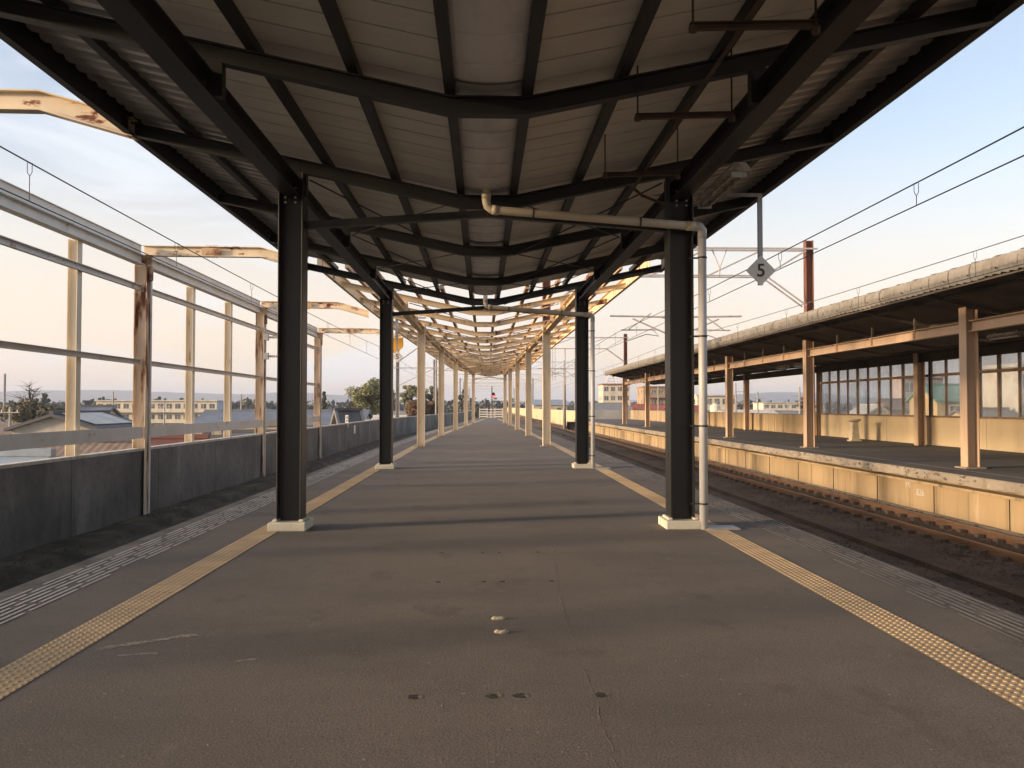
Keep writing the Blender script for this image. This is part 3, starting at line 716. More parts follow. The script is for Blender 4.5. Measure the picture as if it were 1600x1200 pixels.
def cantilevers(t, x0, y, z0, sides, zt):
    d = MB().beam((x0, y, z0 - 1.2), (x0, y, zt), RECT(.09, .09), (0, 1, 0)).build('drop_post', M['galv_light'], t)
    for s in sides:
        mb = MB()
        mb.tube([(x0, y - .1, z0 + .45), (x0 + s * 2.9, y - .1, z0 + .5)], .04, 8)
        mb.tube([(x0, y - .1, z0 - .45), (x0 + s * 1.9, y - .1, z0 + .38)], .035, 8)
        mb.tube([(x0 + s * 2.4, y - .1, z0 - .12), (x0 + s * .8, y - .1, z0 - .1)], .03, 8)
        mb.tube([(x0 + s * 1.1, y - .12, z0 + .62), (x0 + s * 2.1, y - .12, z0 - .1)], .028, 8)
        mb.tube([(x0 + s * 1.0, y - .1, z0 - .12), (x0 + s * .75, y - .1, z0 - .38), (x0 + s * 1.3, y - .1, z0 - .3), (x0 + s * 2.2, y - .1, z0 - .62)], .022, 6)
        mb.build('cantilever_arm', M['galv_light'], t)
        mb = MB()
        for i in range(5): mb.tube([(x0 + s * (.2 + i * .09), y - .1, z0 + .455), (x0 + s * (.26 + i * .09), y - .1, z0 + .455)], [.05, .08], 8)
        mb.build('insulator', M['insul'], t)
ga = gantry(36, 2.70, 14.3, 8.42, 7.22, 'nearest overhead line gantry with rust red masts behind the hung diamond sign')
cantilevers(ga, 8.36, 36, 4.95, (-1, 1), 7.22)
mb = MB()
for s_ in (-1, 1): mb.tube([(10.3 + s_ * .32, 35.9, 8.4), (10.3, 35.9, 7.55)], .03, 6)
mb.tube([(10.3, 35.9, 7.6), (10.3, 35.9, 7.15)], [.05, .02], 8); mb.build('hanger_frame', M['insul'], ga)
gb = gantry(85.7, -8.95, 14.66, 8.65, 7.5, 'second overhead line gantry with a red mast beyond the opposite canopy', dens=6, leftm=M['pole'])
cantilevers(gb, 8.36, 85.7, 4.95, (-1, 1), 7.5)
for i, (y, xl, xr, zt) in enumerate(((136, -8.2, 15, 8.8), (186, -6.8, 14, 8.7), (222, -6.5, 13, 8.7), (262, -6.5, 13, 9), (305, -6.5, 12.5, 9), (350, -6.5, 12.5, 9))):
    gantry(y, xl, xr, zt, zt - 1.15, ['third', 'fourth', 'fifth', 'sixth', 'seventh', 'farthest'][i] + ' overhead line gantry, pale lattice, down the line past the signal', color=M['galv_light'], dens=7)
# pole with bracket on the left wall
def pole(name, x, y, z0, z1, r, label, arms=(), group='utility poles', mat=None):
    t = thing(name, label, 'pole', (x, y, z0), group)
    MB().tube([(x, y, z0), (x, y, z1)], [r, r * .7], 10).build('shaft', mat or M['pole'], t, smooth=True)
    for (z, L, s) in arms:
        mb = MB().beam((x - L * (1 if s <= 0 else .1), y - .1, z), (x + L * (1 if s >= 0 else .1), y - .1, z), RECT(.08, .08)); a = mb.build('cross_arm', M['galv'], t)
        mb = MB()
        for k in range(3):
            xx = x + (k - 1) * L * .8 if s == 0 else x + s * L * (.5 + .25 * k)
            mb.tube([(xx, y - .1, z + .04), (xx, y - .1, z + .22)], [.05, .03], 6)
        mb.build('insulator', M['insul'], a)
    return t
pp = gb; MB().beam((-9.5, 85.4, 5.45), (-4.7, 85.4, 5.45), RECT(.1, .1)).build('bracket_arm', M['galv_light'], pp)
MB().tube([(-8.9, 85.4, 3.6), (-5.2, 85.4, 5.4)], .04, 6).build('strut', M['galv_light'], pp)
lad = MB()
for s_ in (-1, 1): lad.beam((-8.9 + s_ * .16, 85.4, -.5), (-8.9 + s_ * .16, 85.4, 7), RECT(.03, .03), (0, 1, 0))
for i in range(24): lad.beam((-9.06, 85.4, i * .3 - .3), (-8.74, 85.4, i * .3 - .3), RECT(.02, .02))
lad.build('ladder', M['galv_light'], pp)
pole('line_pole', -6.75, 116, -5, 9, .17, 'slim line pole behind the fifth left cream column', [(6.5, 3, 1)])
pole('line_pole', 8.9, 92, -1.2, 6.6, .19, 'tall grey line pole right of the third right cream column', [(5.2, 1.4, -1)])
pole('line_pole', 9.3, 165, -1.2, 6, .2, 'distant line pole standing beyond the fourth right cream column')
tw = thing('lattice_post', 'thin lattice post hanging above the right hand track', 'post', (7.75, 92.5, 4.6))
mb = MB()
for s_ in (-1, 1): mb.beam((7.75 + s_ * .16, 92.5, 4.4), (7.75 + s_ * .16, 92.5, 9.2), RECT(.05, .05), (0, 1, 0))
for i in range(12): mb.beam((7.6, 92.5, 4.5 + i * .4), (7.9, 92.5, 4.5 + i * .4 + .3), RECT(.03, .03))
mb.build('lattice', M['galv_light'], tw)

# ------------------------------------------------------------------ running line
tr = thing('railway_track', 'rusty running rails beside the opposite platform', 'railway track', (9.48, 40, -1.2))
RP = [(-.07, -.15), (.07, -.15), (.07, -.135), (.01, -.12), (.01, -.01), (.035, .0), (.035, .034), (-.035, .034), (-.035, .0), (-.01, -.01), (-.01, -.12), (-.07, -.135)]
for x in (8.92, 10.02):
    r_ = MB().sweep(RP, [(x, -5, -1.0), (x, 380, -1.0)], (1, 0, 0), (0, 0, 1)).build('rail', M['rail_steel'], tr)
    MB().sweep(RECT(.05, .004), [(x, -5, -.963), (x, 380, -.963)], (1, 0, 0), (0, 0, 1)).build('rail_head', M['rail_top'], r_)
s0 = MB().box(8.45, 10.49, 11.9, 12.12, -1.22, -1.128)
for x in (8.92, 10.02):
    for s_ in (-1, 1): s0.box(x + s_ * .12 - .06, x + s_ * .12 + .06, 11.94, 12.08, -1.128, -1.05)
s0 = s0.build('sleeper', M['sleeper'], tr)
for i in range(1, 100): part_copy(s0, tr, (0, .62 * i, 0))
mb = MB()
for i in range(200): y = 12 + .62 * (100 + i); mb.box(8.42, 10.52, y - .1, y + .12, -1.22, -1.105)
mb.build('far_sleepers', M['sleeper'], tr)['kind'] = 'stuff'
t = thing('cable_trough', 'low concrete cable trough lying along the empty trackbed', 'cable trough', (6.4, 30, -1.2))
MB().box(7.35, 7.62, 4, 100, -1.25, -1.1).build('trough', M['ballast'], t)

# ------------------------------------------------------------------ opposite platform
OX, WX = 10.4, 17.2
op = MB()
op.poly((OX + .07, -14, 0), (WX + 3, -14, 0), (WX + 3, 96, 0), (OX + .07, 96, 0))
opp = tag(op.build('opposite_platform', M['asphalt_far'], org=(OX, 0, 0)), 'asphalt platform across the tracks under the slate canopy', None, None, 'structure')
mb = MB(); yv = [-14 + .4 * i for i in range(276)]
for a, b_ in zip(yv, yv[1:]):
    def jx(y): return OX + .02 * mnoise.noise(Vector((y * 2.1, 0, 0))) + .012 * mnoise.noise(Vector((y * 9, 3, 0)))
    def jz(y): return -.21 + .03 * mnoise.noise(Vector((y * 3.1, 7, 0)))
    p, q = jx(a), jx(b_)
    mb.poly((p + .03, a, 0), (OX + .07, a, 0), (OX + .07, b_, 0), (q + .03, b_, 0)); mb.poly((p, a, -.03), (p + .03, a, 0), (q + .03, b_, 0), (q, b_, -.03))
    mb.poly((p, a, jz(a)), (p, a, -.03), (q, b_, -.03), (q, b_, jz(b_))); mb.poly((OX + .4, a, -.24), (p, a, jz(a)), (q, b_, jz(b_)), (OX + .4, b_, -.24))
mb.build('coping', M['coping'], opp)
mb = MB(); mb.poly((10.9, -14, -1.25), (10.9, -14, -.2), (10.9, 96, -.2), (10.9, 96, -1.25)); mb.poly((10.9, 96, -1.25), (10.9, 96, -.0), (WX + 3, 96, 0), (WX + 3, 96, -1.25))
mb.build('platform_wall', M['concrete_beige'], opp)
MB().box(10.55, 10.905, -14, 96, -.37, -.31).build('ledge', M['concrete_beige'], opp)
mb = MB()
for i in range(40): mb.box(10.885, 10.905, 5.3 + 2.9 * i, 5.318 + 2.9 * i, -1.2, -.38)
mb.build('joint_line', M['pit'], opp)
mb = MB(); mb.box(10.72, 10.9, -14, 96, -1.25, -1.08); mb.build('wall_footing', M['coping'], opp)
mb = MB(); mb.poly((11.18, -14, .004), (11.26, -14, .004), (11.26, 90, .004), (11.18, 90, .004)); mb.build('painted_line', M['chalk'], opp)
for (tx, y, z, s) in (('97/', 17.15, -.52, .2), ('826', 16.55, -.66, .24)):
    me = text_mesh(tx, s, .001); me.materials.append(M['wall_cap']); me.name = 'chalk_writing'
    o = bpy.data.objects.new('chalk_writing', me); C.objects.link(o); o.parent = opp
    o.location = Vector((10.895, y + 3.9, z)) - ORG[opp.name]; o.rotation_euler = (R(90), 0, R(-90))
# steel props under the coping
for y in (47.5, 54.2):
    pass
t = thing('steel_prop', 'dark diagonal steel prop under the far platform edge', 'prop', (10.5, 46, -1.2))
mb = MB().beam((10.6, 46, -1.15), (10.6, 46, -.25), RECT(.07, .07), (0, 1, 0)); mb.beam((10.6, 46, -1.1), (10.6, 45, -.3), RECT(.06, .06)); mb.build('brace', M['sleeper'], t)
# opposite canopy
oq = thing('opposite_canopy', 'slate roofed butterfly canopy on tan columns over the opposite platform', 'canopy', (14.4, 33, 0))
CY0, CY1 = -8, 71.5
PRO = [(10.55, 4.27), (14.4, 3.40), (18.4, 3.85)]
def oz(x): return lerp_tab(PRO, x)
# corrugated slate with rolled front edge
mb = MB(); prof = []
edge = [(OX + .03, 4.19), (OX - .012, 4.33), (OX + .0, 4.46), (OX + .035, 4.555), (OX + .2, 4.575)]
line = edge + [(14.4, 3.62), (18.4, 4.05), (18.4, 3.95), (14.4, 3.52), (OX + .3, 4.42)]
ystep = .045; nY = int((CY1 - CY0) / ystep)
k = len(edge) + 1
base = len(mb.v)
for i in range(nY + 1):
    y = CY0 + i * ystep; h = .030 * math.sin(2 * math.pi * y / .27)
    pan = int(y // .81); st = .012 * ((pan * 7919) % 5 - 2) / 2
    for j, (x, z) in enumerate(line[:k]):
        if j < 4: mb.v.append((x - h * .9 + st, y, z + h * .25 + (.008 * ((pan * 31) % 3 - 1) if j == 0 else 0)))
        else: mb.v.append((x, y, z + h + st))
for i in range(nY):
    for j in range(k - 1): mb.f.append((base + i * k + j, base + i * k + j + 1, base + (i + 1) * k + j + 1, base + (i + 1) * k + j))
mb.build('slate_roof', M['roof_slate'], oq)
mb = MB()
mb.poly((14.4, CY0, 3.62), (18.4, CY0, 4.05), (18.4, CY1, 4.05), (14.4, CY1, 3.62)); mb.build('back_roof', M['roof_slate'], oq)
mb = MB()
for (a, b_) in zip(PRO, PRO[1:]): mb.poly((a[0], CY0, a[1]), (b_[0], CY0, b_[1]), (b_[0], CY1, b_[1]), (a[0], CY1, a[1]))
mb.poly((10.55, CY1, 4.27), (14.4, CY1, 3.4), (14.4, CY1, 3.6), (10.55, CY1, 4.5)); mb.poly((14.4, CY1, 3.4), (18.4, CY1, 3.85), (18.4, CY1, 4.05), (14.4, CY1, 3.6))
mb.poly((18.4, CY0, 3.85), (18.4, CY1, 3.85), (18.4, CY1, 4.05), (18.4, CY0, 4.05))
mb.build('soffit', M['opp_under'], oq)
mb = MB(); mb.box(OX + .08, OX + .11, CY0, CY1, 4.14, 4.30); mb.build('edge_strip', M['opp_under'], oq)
mb = MB()
for i in range(36): 
    y = 6 + i * 1.9; mb.box(OX - .035, OX - .02, y, y + .03, 4.30, 4.33); mb.box(OX - .045, OX - .03, y + .9, y + .93, 4.30, 4.33)
mb.build('roof_hook', M['pit'], oq)
mb = MB()
for i in range(70):
    y = 6 + i * .81; mb = MB(); mb.tube([(OX - .002, y, 4.22), (OX - .042, y, 4.33), (OX - .034, y, 4.46), (OX + .03, y, 4.57), (OX + .2, y, 4.612)], .009, 4); mb.build('sheet_lap', M['opp_under'], oq)
FYS = [9.7, 19.8, 29.8, 39.6, 49.6, 59.7, 69.6]
c0 = MB().sweep(I(.30, .30, .02, .014), [(11.8, 9.7, .02), (11.8, 9.7, 3.92)], (0, 1, 0), (1, 0, 0)).build('column', M['opp_steel'], oq)
MB().box(11.8 - .25, 11.8 + .25, 9.45, 9.95, 0, .035).build('base_plate', M['coping'], c0)
for y in FYS[1:]: part_copy(c0, oq, (0, y - 9.7, 0))
for y in (21.1, 31.4, 42, 52.5, 62.8): part_copy(c0, oq, (16.75 - 11.8, y - 9.7, -.28))
for a, b_ in zip(FYS, FYS[1:]):
    gd = MB().beam((11.8, a + .155, 3.44), (11.8, b_ - .155, 3.44), I(.2, .27, .018, .012)).build('girder', M['opp_steel'], oq)
    for i in range(1, 4):
        y = a + (b_ - a) * i / 4; MB().box(11.72, 11.88, y - .05, y + .05, 3.33, 3.56).build('stiffener', M['opp_steel'], gd); MB().box(11.77, 11.83, y - .03, y + .03, 3.57, 3.94).build('hanger_post', M['opp_under'], gd)
MB().beam((11.8, 3, 3.44), (11.8, 9.54, 3.44), I(.2, .27, .018, .012)).build('girder', M['opp_steel'], oq)
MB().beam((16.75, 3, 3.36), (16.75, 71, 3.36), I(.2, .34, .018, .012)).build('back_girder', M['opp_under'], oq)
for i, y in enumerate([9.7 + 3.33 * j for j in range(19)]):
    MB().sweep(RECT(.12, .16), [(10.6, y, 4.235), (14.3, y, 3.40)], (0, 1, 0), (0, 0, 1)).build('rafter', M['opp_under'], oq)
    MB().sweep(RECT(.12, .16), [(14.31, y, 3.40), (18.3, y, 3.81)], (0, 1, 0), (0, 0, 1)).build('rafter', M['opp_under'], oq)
for x in (11.1, 12.6, 13.4, 15.4, 16.2, 17.6):
    MB().beam((x, CY0, oz(x) - .05), (x, CY1, oz(x) - .05), RECT(.06, .08)).build('purlin', M['opp_under'], oq)
batten('platform_light', 13.4, 20.2, 21.5, 3.30, 'white twin tube light under the opposite canopy at right edge', 'lights under the opposite canopy', False)
batten('platform_light', 13.4, 34.0, 35.3, 3.24, 'white twin tube light under the opposite canopy left of the window bay', 'lights under the opposite canopy', False)
batten('platform_light', 13.4, 36.2, 37.5, 3.24, 'white twin tube light behind the second tan front column', 'lights under the opposite canopy', False)
# shelter wall with windows
sh = thing('window_wall', 'cream windbreak wall with a row of dusty windows on the opposite platform', 'windbreak', (WX, 30, 0))
for (a, b_) in ((12, 20.7), (20.75, 31.38), (31.42, 41.8)):
    MB().box(WX - .03, WX + .05, a, b_, 0.02, 1.08).build('panel', M['panel_cream'], sh)
    n = max(1, round((b_ - a) / 1.06)); fm = MB()
    for z0, z1 in ((1.08, 1.15), (2.64, 2.74), (3.38, 3.46)): fm.box(WX - .05, WX + .05, a, b_, z0, z1)
    for i in range(n + 1):
        y = a + (b_ - a) * i / n; w_ = .06 if i % 2 == 0 else .032
        for (z0, z1) in ((1.15, 2.64), (2.74, 3.38)): fm.box(WX - .045, WX + .045, y - w_, y + w_, z0, z1)
    fo = fm.build('window_frame', M['window_frame'], sh)
    for (z0, z1) in ((1.15, 2.64), (2.74, 3.38)):
        for i in range(n):
            y = a + (b_ - a) * i / n; MB().box(WX - .006, WX + .006, y + .05, y + (b_ - a) / n - .05, z0, z1).build('pane', M['glass'], fo)
    MB().box(WX - .04, WX + .04, a, b_, 3.46, 3.74).build('header', M['opp_under'], sh)
    j = MB()
    for i in range(1, 3): y = a + (b_ - a) * i / 3; j.box(WX - .034, WX - .028, y - .006, y + .006, .03, 1.07)
    j.build('joint_line', M['window_frame'], sh)
mb = MB().box(15.6, 17.1, 41.85, 41.93, 1.0, 3.4); 
MB().sweep(RECT(.14, .14), [(WX - .1, 41.95, .02), (WX - .1, 41.95, 3.7)], (1, 0, 0), (0, 1, 0)).build('end_post', M['window_frame'], sh)
# drinking fountain
t = thing('drinking_fountain', 'small cream pedestal drinking fountain before the window wall', 'fountain', (15.95, 35.3, 0))
MB().sweep([(-.24, -.2), (.24, -.2), (.24, .2), (-.24, .2)], [(15.95, 35.3, 0), (15.95, 35.3, .06)], (1, 0, 0), (0, 1, 0)).build('foot', M['fountain'], t, bevel=.015)
mb = MB(); n = 0
for (z, s) in ((.06, .17), (.45, .14), (.82, .125)):
    for (a, b_) in ((-1, -1), (1, -1), (1, 1), (-1, 1)): mb.v.append((15.95 + a * s, 35.3 + b_ * s, z))
for i in range(2):
    for j in range(4): mb.f.append((i * 4 + j, i * 4 + (j + 1) % 4, i * 4 + 4 + (j + 1) % 4, i * 4 + 4 + j))
mb.build('pedestal', M['fountain'], t)
MB().tube([(15.95, 35.3, .82), (15.95, 35.3, .88), (15.95, 35.3, .94), (15.95, 35.3, .95)], [.15, .27, .29, .27], 18).build('basin', M['fountain'], t, smooth=False)
MB().tube([(15.88, 35.16, .55), (15.85, 35.08, .55), (15.85, 35.06, .48)], .02, 8).build('tap', M['galv'], t)
# low parapet beyond the shelter
t = thing('low_wall', 'low ribbed beige wall behind the opposite platform past the windows', 'wall', (WX, 70, 0))
mb = MB(); mb.box(WX - .02, WX + .14, 42.1, 97, 0, 1.03); mb.build('wall_panel', M['concrete_beige'], t)
mb = MB()
for i in range(36): mb.box(WX - .03, WX - .015, 42.6 + i * 1.5, 42.65 + i * 1.5, .02, 1.0)
mb.box(WX - .05, WX + .17, 42.1, 97, 1.03, 1.08); mb.build('wall_rib', M['coping'], t)
mb = MB()
for i in range(150):
    y = 42.3 + rnd.random() * 50; h = rnd.uniform(.03, .1); mb.poly((WX - .1, y - .05, 0), (WX - .04, y + .1, 0), (WX - .05, y, h))
mb.build('foot_weeds', M['leaf_dark'], t)
t = thing('end_wall', 'grey wall closing the far end of the opposite platform', 'wall', (14.5, 97, 0))
MB().box(11.2, 17.15, 97.05, 97.25, -1.2, 1.05).build('wall_panel', M['wall_grey'], t)
t = thing('retaining_wall', 'long low beige wall along the running line beyond the opposite platform', 'wall', (11, 200, -1.2))
MB().box(11.0, 11.3, 97.3, 400, -1.25, .9).build('wall_panel', M['panel_cream'], t); MB().box(10.96, 11.34, 97.3, 400, .9, .98).build('wall_cap', M['wall_cap'], t)
t = thing('platform_end_steps', 'dark timber steps at the far end of the opposite platform', 'steps', (9.9, 92, -1.2))
mb = MB()
for i in range(4): mb.box(9.2, 10.35, 92 + i * .45, 92.45 + i * .45, -1.25, -.25 - (.0 if i == 0 else .22 * i))
mb.build('treads', M['pit'], t); MB().box(9.15, 10.37, 91.7, 92.2, -.25, -.18).build('top_board', M['coping'], t)

# ------------------------------------------------------------------ platform end: gate, signal
t = thing('end_gate', 'white slatted gate fence closing the far end of the platform', 'fence', (.85, 107, 0))
x0, x1, y = -.62, 2.32, 107
for x in (x0, .35, .85, 1.35, x1): MB().box(x - .05, x + .05, y - .05, y + .05, 0, 1.3).build('post', M['fence_white'], t)
for (a, b_) in ((x0 + .05, .30), (1.40, x1 - .05)):
    mb = MB()
    for z in (.12, .42, .72, 1.05): mb.box(a, b_, y - .03, y + .03, z, z + .14)
    mb.build('slats', M['fence_white'], t)
mb = MB()
for (a, b_) in ((.40, .80), (.90, 1.30)):
    for z in (.08, .4, .72, 1.05): mb.box(a, b_, y - .02, y + .02, z, z + .09)
    mb.beam((a, y + .03, .1), (b_, y + .03, .7), RECT(.05, .05)); mb.beam((b_, y + .08, .1), (a, y + .08, .7), RECT(.05, .05))
mb.build('gate_leaf', M['fence_white'], t)
t = thing('railway_signal', 'railway signal showing a single red light behind the end gate', 'signal', (1.1, 112, -1.2))
MB().tube([(1.0, 112, -1.2), (1.0, 112, 4.2)], .07, 8).build('post', M['sign_black'], t)
hd = MB().prism([(.22 * math.cos(k * math.pi / 8), .42 * math.sin(k * math.pi / 8) * (1 if math.sin(k * math.pi / 8) > 0 else 1)) for k in range(16)], (1.22, 111.85, 3.0), (1, 0, 0), (0, 0, 1), (0, .1, 0)).build('signal_head', M['sign_black'], t)
MB().tube([(1.22, 111.83, 2.82), (1.22, 111.80, 2.82)], .16, 14).build('red_lamp', M['lamp_red'], hd)
MB().tube([(1.22, 111.6, 3.17), (1.22, 111.85, 3.17)], .13, 12, cap=False).build('hood', M['sign_black'], hd)
mb = MB()
for s_ in (-1, 1): mb.beam((1.0 + s_ * .17, 112.2, -1), (1.0 + s_ * .17, 112.2, 2.4), RECT(.03, .03), (0, 1, 0))
for i in range(9): mb.beam((.83, 112.2, -.8 + i * .35), (1.17, 112.2, -.8 + i * .35), RECT(.025, .025))
mb.build('ladder', M['galv_light'], t)
t = thing('wall_plate', 'small white number plate on the left wall top', 'sign', (-8.1, 50, .3))
p = at(543.5, 656, 50); MB().box(p.x - .09, p.x + .09, 50, 50.02, .52, .98).build('plate', M['sign_white'], t)
digit('12', .17, (p.x, 49.99, .83), M['sign_black'], t); digit('4', .17, (p.x, 49.99, .64), M['sign_black'], t)
MB().box(p.x + .05, p.x + .09, 50.0, 50.03, .25, .52).build('stake', M['sign_white'], t)
t = thing('wall_marker', 'pale blank marker strip fixed on the left wall face', 'marker', (-8.19, 52.6, -.1))
MB().box(-8.198, -8.17, 52.4, 52.9, -.2, .32).build('plate', M['sign_white'], t)

# ------------------------------------------------------------------ town: houses
GZ = -7.0
def gable(name, label, x0, x1, y0, y1, ze, zr, wall, roof, axis='y', rz=0, cat='house', windows=True, tiles=False, group='houses around the station', over=.35, verge=False):
    cx_, cy_ = (x0 + x1) / 2, (y0 + y1) / 2; hx, hy = (x1 - x0) / 2, (y1 - y0) / 2
    t = thing(name, label, cat, (cx_, cy_, GZ), group, rz)
    ORG[t.name] = Vector((0, 0, 0))   # local coordinates
    b = MB(); zE, zR = ze - GZ, zr - GZ
    b.box(-hx, hx, -hy, hy, 0, zE)
    if axis == 'y':
        for s in (-1, 1): b.poly((-hx, s * hy, zE), (hx, s * hy, zE), (0, s * hy, zR))
    else:
        for s in (-1, 1): b.poly((s * hx, -hy, zE), (s * hx, hy, zE), (s * hx, 0, zR))
    b.build('wall', M[wall], t)
    r = MB(); th = .16
    W, L = (hx, hy) if axis == 'y' else (hy, hx)
    sl = (zR - zE) / W
    for s in (-1, 1):
        def P(u, v, h): return (u, v, h) if axis == 'y' else (v, u, h)
        e = W + over; eh = zE - over * sl
        n = max(1, int(2 * (L + over) / .27)) if tiles else 1
        for i in range(n):
            v0 = -(L + over) + 2 * (L + over) * i / n; v1 = -(L + over) + 2 * (L + over) * (i + 1) / n
            dz = .014 if tiles else 0
            vm = (v0 + v1) / 2
            r.poly(P(0, v0, zR + .04), P(0, vm, zR + .04 + dz), P(s * e, vm, eh + .04 + dz), P(s * e, v0, eh + .04)); r.poly(P(0, vm, zR + .04 + dz), P(0, v1, zR + .04), P(s * e, v1, eh + .04), P(s * e, vm, eh + .04 + dz))
        v0, v1 = -(L + over), L + over
        r.poly(P(0, v0, zR - th), P(0, v1, zR - th), P(s * e, v1, eh - th), P(s * e, v0, eh - th))
        r.poly(P(s * e, v0, eh - th), P(s * e, v1, eh - th), P(s * e, v1, eh + .04), P(s * e, v0, eh + .04))
        for v in (v0, v1): r.poly(P(0, v, zR - th), P(s * e, v, eh - th), P(s * e, v, eh + .04), P(0, v, zR + .04))
    ro = r.build('roof', M[roof], t)
    if tiles or zR > 5:
        a, b_ = (Vector((0, -(L + over), zR + .12)), Vector((0, L + over, zR + .12))) if axis == 'y' else (Vector((-(L + over), 0, zR + .12)), Vector((L + over, 0, zR + .12)))
        MB().beam(a, b_, RECT(.28, .2)).build('ridge_cap', M['roof_dark' if tiles else roof], ro)
    if verge:
        for v in (-(L + over) + .1, L + over - .1):
            for s in (-1, 1): MB().beam((v, 0, zR + .1), (v, s * (W + over), eh + .1), RECT(.2, .12)).build('verge_tile', M['roof_grey'], ro)
    if windows:
        w0 = MB().box(-.6, .6, -hy - .03, -hy + .02, zE - 2.1, zE - 1.0)
        nw = max(1, int(2 * hx / 3))
        for i in range(nw):
            xx = -hx + 2 * hx * (i + .5) / nw
            mb = MB().box(xx - .65, xx + .65, -hy - .04, -hy + .02, zE - 1.9, zE - .7); wf = mb.build('window', M['wall_white'], t)
            MB().box(xx - .56, xx + .56, -hy - .05, -hy - .041, zE - 1.82, zE - .78).build('pane', M['glass_dark'], wf)
    return t
def block(name, label, x0, x1, y0, y1, zt, wall, nx, nz, cat='building', roofm='roof_grey', rz=0, group='town buildings', balc=False, fl=2.9, side=0, cols=None):
    cx_, cy_ = (x0 + x1) / 2, (y0 + y1) / 2; hx, hy = (x1 - x0) / 2, (y1 - y0) / 2; H = zt - GZ
    t = thing(name, label, cat, (cx_, cy_, GZ), group, rz); ORG[t.name] = Vector((0, 0, 0))
    MB().box(-hx, hx, -hy, hy, 0, H).build('wall', M[wall], t)
    MB().box(-hx - .35, hx + .35, -hy - .45, hy + .35, H, H + .35).build('roof', M[roofm], t)
    w0 = None; nx = max(1, nx); pw = 2 * hx / nx; ww = min(2.2, pw * .62)
    for j in range(nz):
        zz = H - .7 - j * fl
        for i in range(nx):
            xx = -hx + pw * (i + .5)
            if w0 is None:
                w0 = MB().box(xx - ww / 2, xx + ww / 2, -hy - .02, -hy + .1, zz - 1.35, zz).build('window', M['glass_dark'], t); b0 = (xx, zz)
                mb = MB(); mb.box(xx - .04, xx + .04, -hy - .05, -hy - .021, zz - 1.35, zz); mb.box(xx - ww / 2, xx + ww / 2, -hy - .05, -hy - .021, zz - 1.42, zz - 1.35); mb.build('window_bar', M['wall_white'], w0)
            else: part_copy(w0, t, (xx - b0[0], 0, zz - b0[1]))
        if balc:
            mb = MB().box(-hx, hx, -hy - 1.1, -hy - .03, zz - 2.35, zz - 2.2); mb.box(-hx, hx, -hy - 1.1, -hy - 1.03, zz - 2.2, zz - 1.3); mb.build('balcony', M[wall], t)
        if side:
            for k in range(side):
                yy_ = -hy + 2 * hy * (k + .5) / side
                for s_ in (-1,) if cx_ > 0 else (1,):
                    MB().box(min(s_ * hx - .02, s_ * hx + .02), max(s_ * hx - .02, s_ * hx + .02), yy_ - .5, yy_ + .5, zz - 1.3, zz - .1).build('side_window', M['glass_dark'], t)
    return t
# left of the station
h = gable('gable_house', 'cream gable house with a white panel standing for the reflection on its dark roof', -30.7, -25.4, 55, 62.5, .15, 1.0, 'wall_drab', 'roof_dark', 'y')
MB().prism([(0, 0), (2.2, -2.2 * .32), (2.2, -2.2 * .32 + .05), (0, .05)], (.25, -3.2, 8.0 + .02), (1, 0, 0), (0, 0, 1), (0, 5.8, 0)).build('reflection_panel', M['roof_pale'], h)  # roof's bright reflection put into a pale panel colour
gable('tiled_house', 'house with blue grey tiled roof just behind the white panelled house', -42.5, -38.6, 84, 90, .2, 1.45, 'wall_beige', 'roof_blue', 'x', tiles=True)
gable('tiled_house', 'low house with brown tiled roof close behind the left wall', -17.6, -12.6, 26, 34, -1.4, .22, 'wall_beige', 'roof_brown', 'x', tiles=True)
gable('metal_roof_house', 'low house with maroon metal roof behind the rusty main post', -16.4, -12.9, 35.6, 41, -1.0, .02, 'wall_white', 'roof_maroon', 'x')
gable('tiled_house', 'blue tiled roof peeking over the left wall beside the maroon roof', -13.9, -9.6, 38, 44, -1.2, -.1, 'wall_white', 'roof_blue', 'x', tiles=True)
gable('tiled_house', 'blue tiled house further along the left wall', -15.2, -10.2, 46.5, 53, -1.3, -.08, 'wall_cream', 'roof_blue', 'x', tiles=True)
gable('shed', 'white shed with pale blue metal roof at the left photo edge', -15.6, -12.2, 21, 25.5, -.35, .12, 'wall_white', 'roof_ltblue', 'x', cat='shed')
gable('shed', 'grey roofed shed between the white shed and the brown tiled house', -18.5, -15.7, 28, 32, -.2, .1, 'wall_grey', 'roof_grey', 'x', cat='shed')
gable('tan_house', 'wide tan house left of the white panelled house', -44, -36.5, 68, 76, -.6, -.1, 'wall_tan', 'roof_brown', 'x')
ap = block('apartment_block', 'long cream four storey apartment block with balconies beyond the left frame', -106, -73.5, 230, 240, 2.9, 'wall_cream', 14, 3, 'apartment block', 'roof_pale', balc=True)
MB().box(16.26, 16.45, -5.05, 5.05, 0, 9.7).build('end_panel', M['wall_blue'], ap)
block('annex_building', 'low cream building touching the right end of the apartment block', -72, -62, 226, 236, -1.2, 'wall_cream', 4, 1, 'building', 'roof_pale')
gable('blue_roof_house', 'house with blue roof right of the apartment block', -44, -40, 150, 155, -1.6, -.2, 'wall_beige', 'roof_blue', 'x')
gable('cream_house', 'cream gable house beside the third main post', -42.5, -37.5, 140, 150, -1.6, .1, 'wall_cream', 'roof_brown', 'y')
gable('blue_roof_house', 'broad grey blue roofed house behind the nearer left black column', -35, -31, 132, 138, -1.2, -.1, 'wall_beige', 'roof_blue', 'x')
gable('grey_roof_house', 'sunlit gable house with steep dark grey roof between the left columns', -10.75, -9.35, 60, 63, -.5, 1.15, 'wall_yellow', 'roof_dark', 'x', rz=R(26), verge=True)
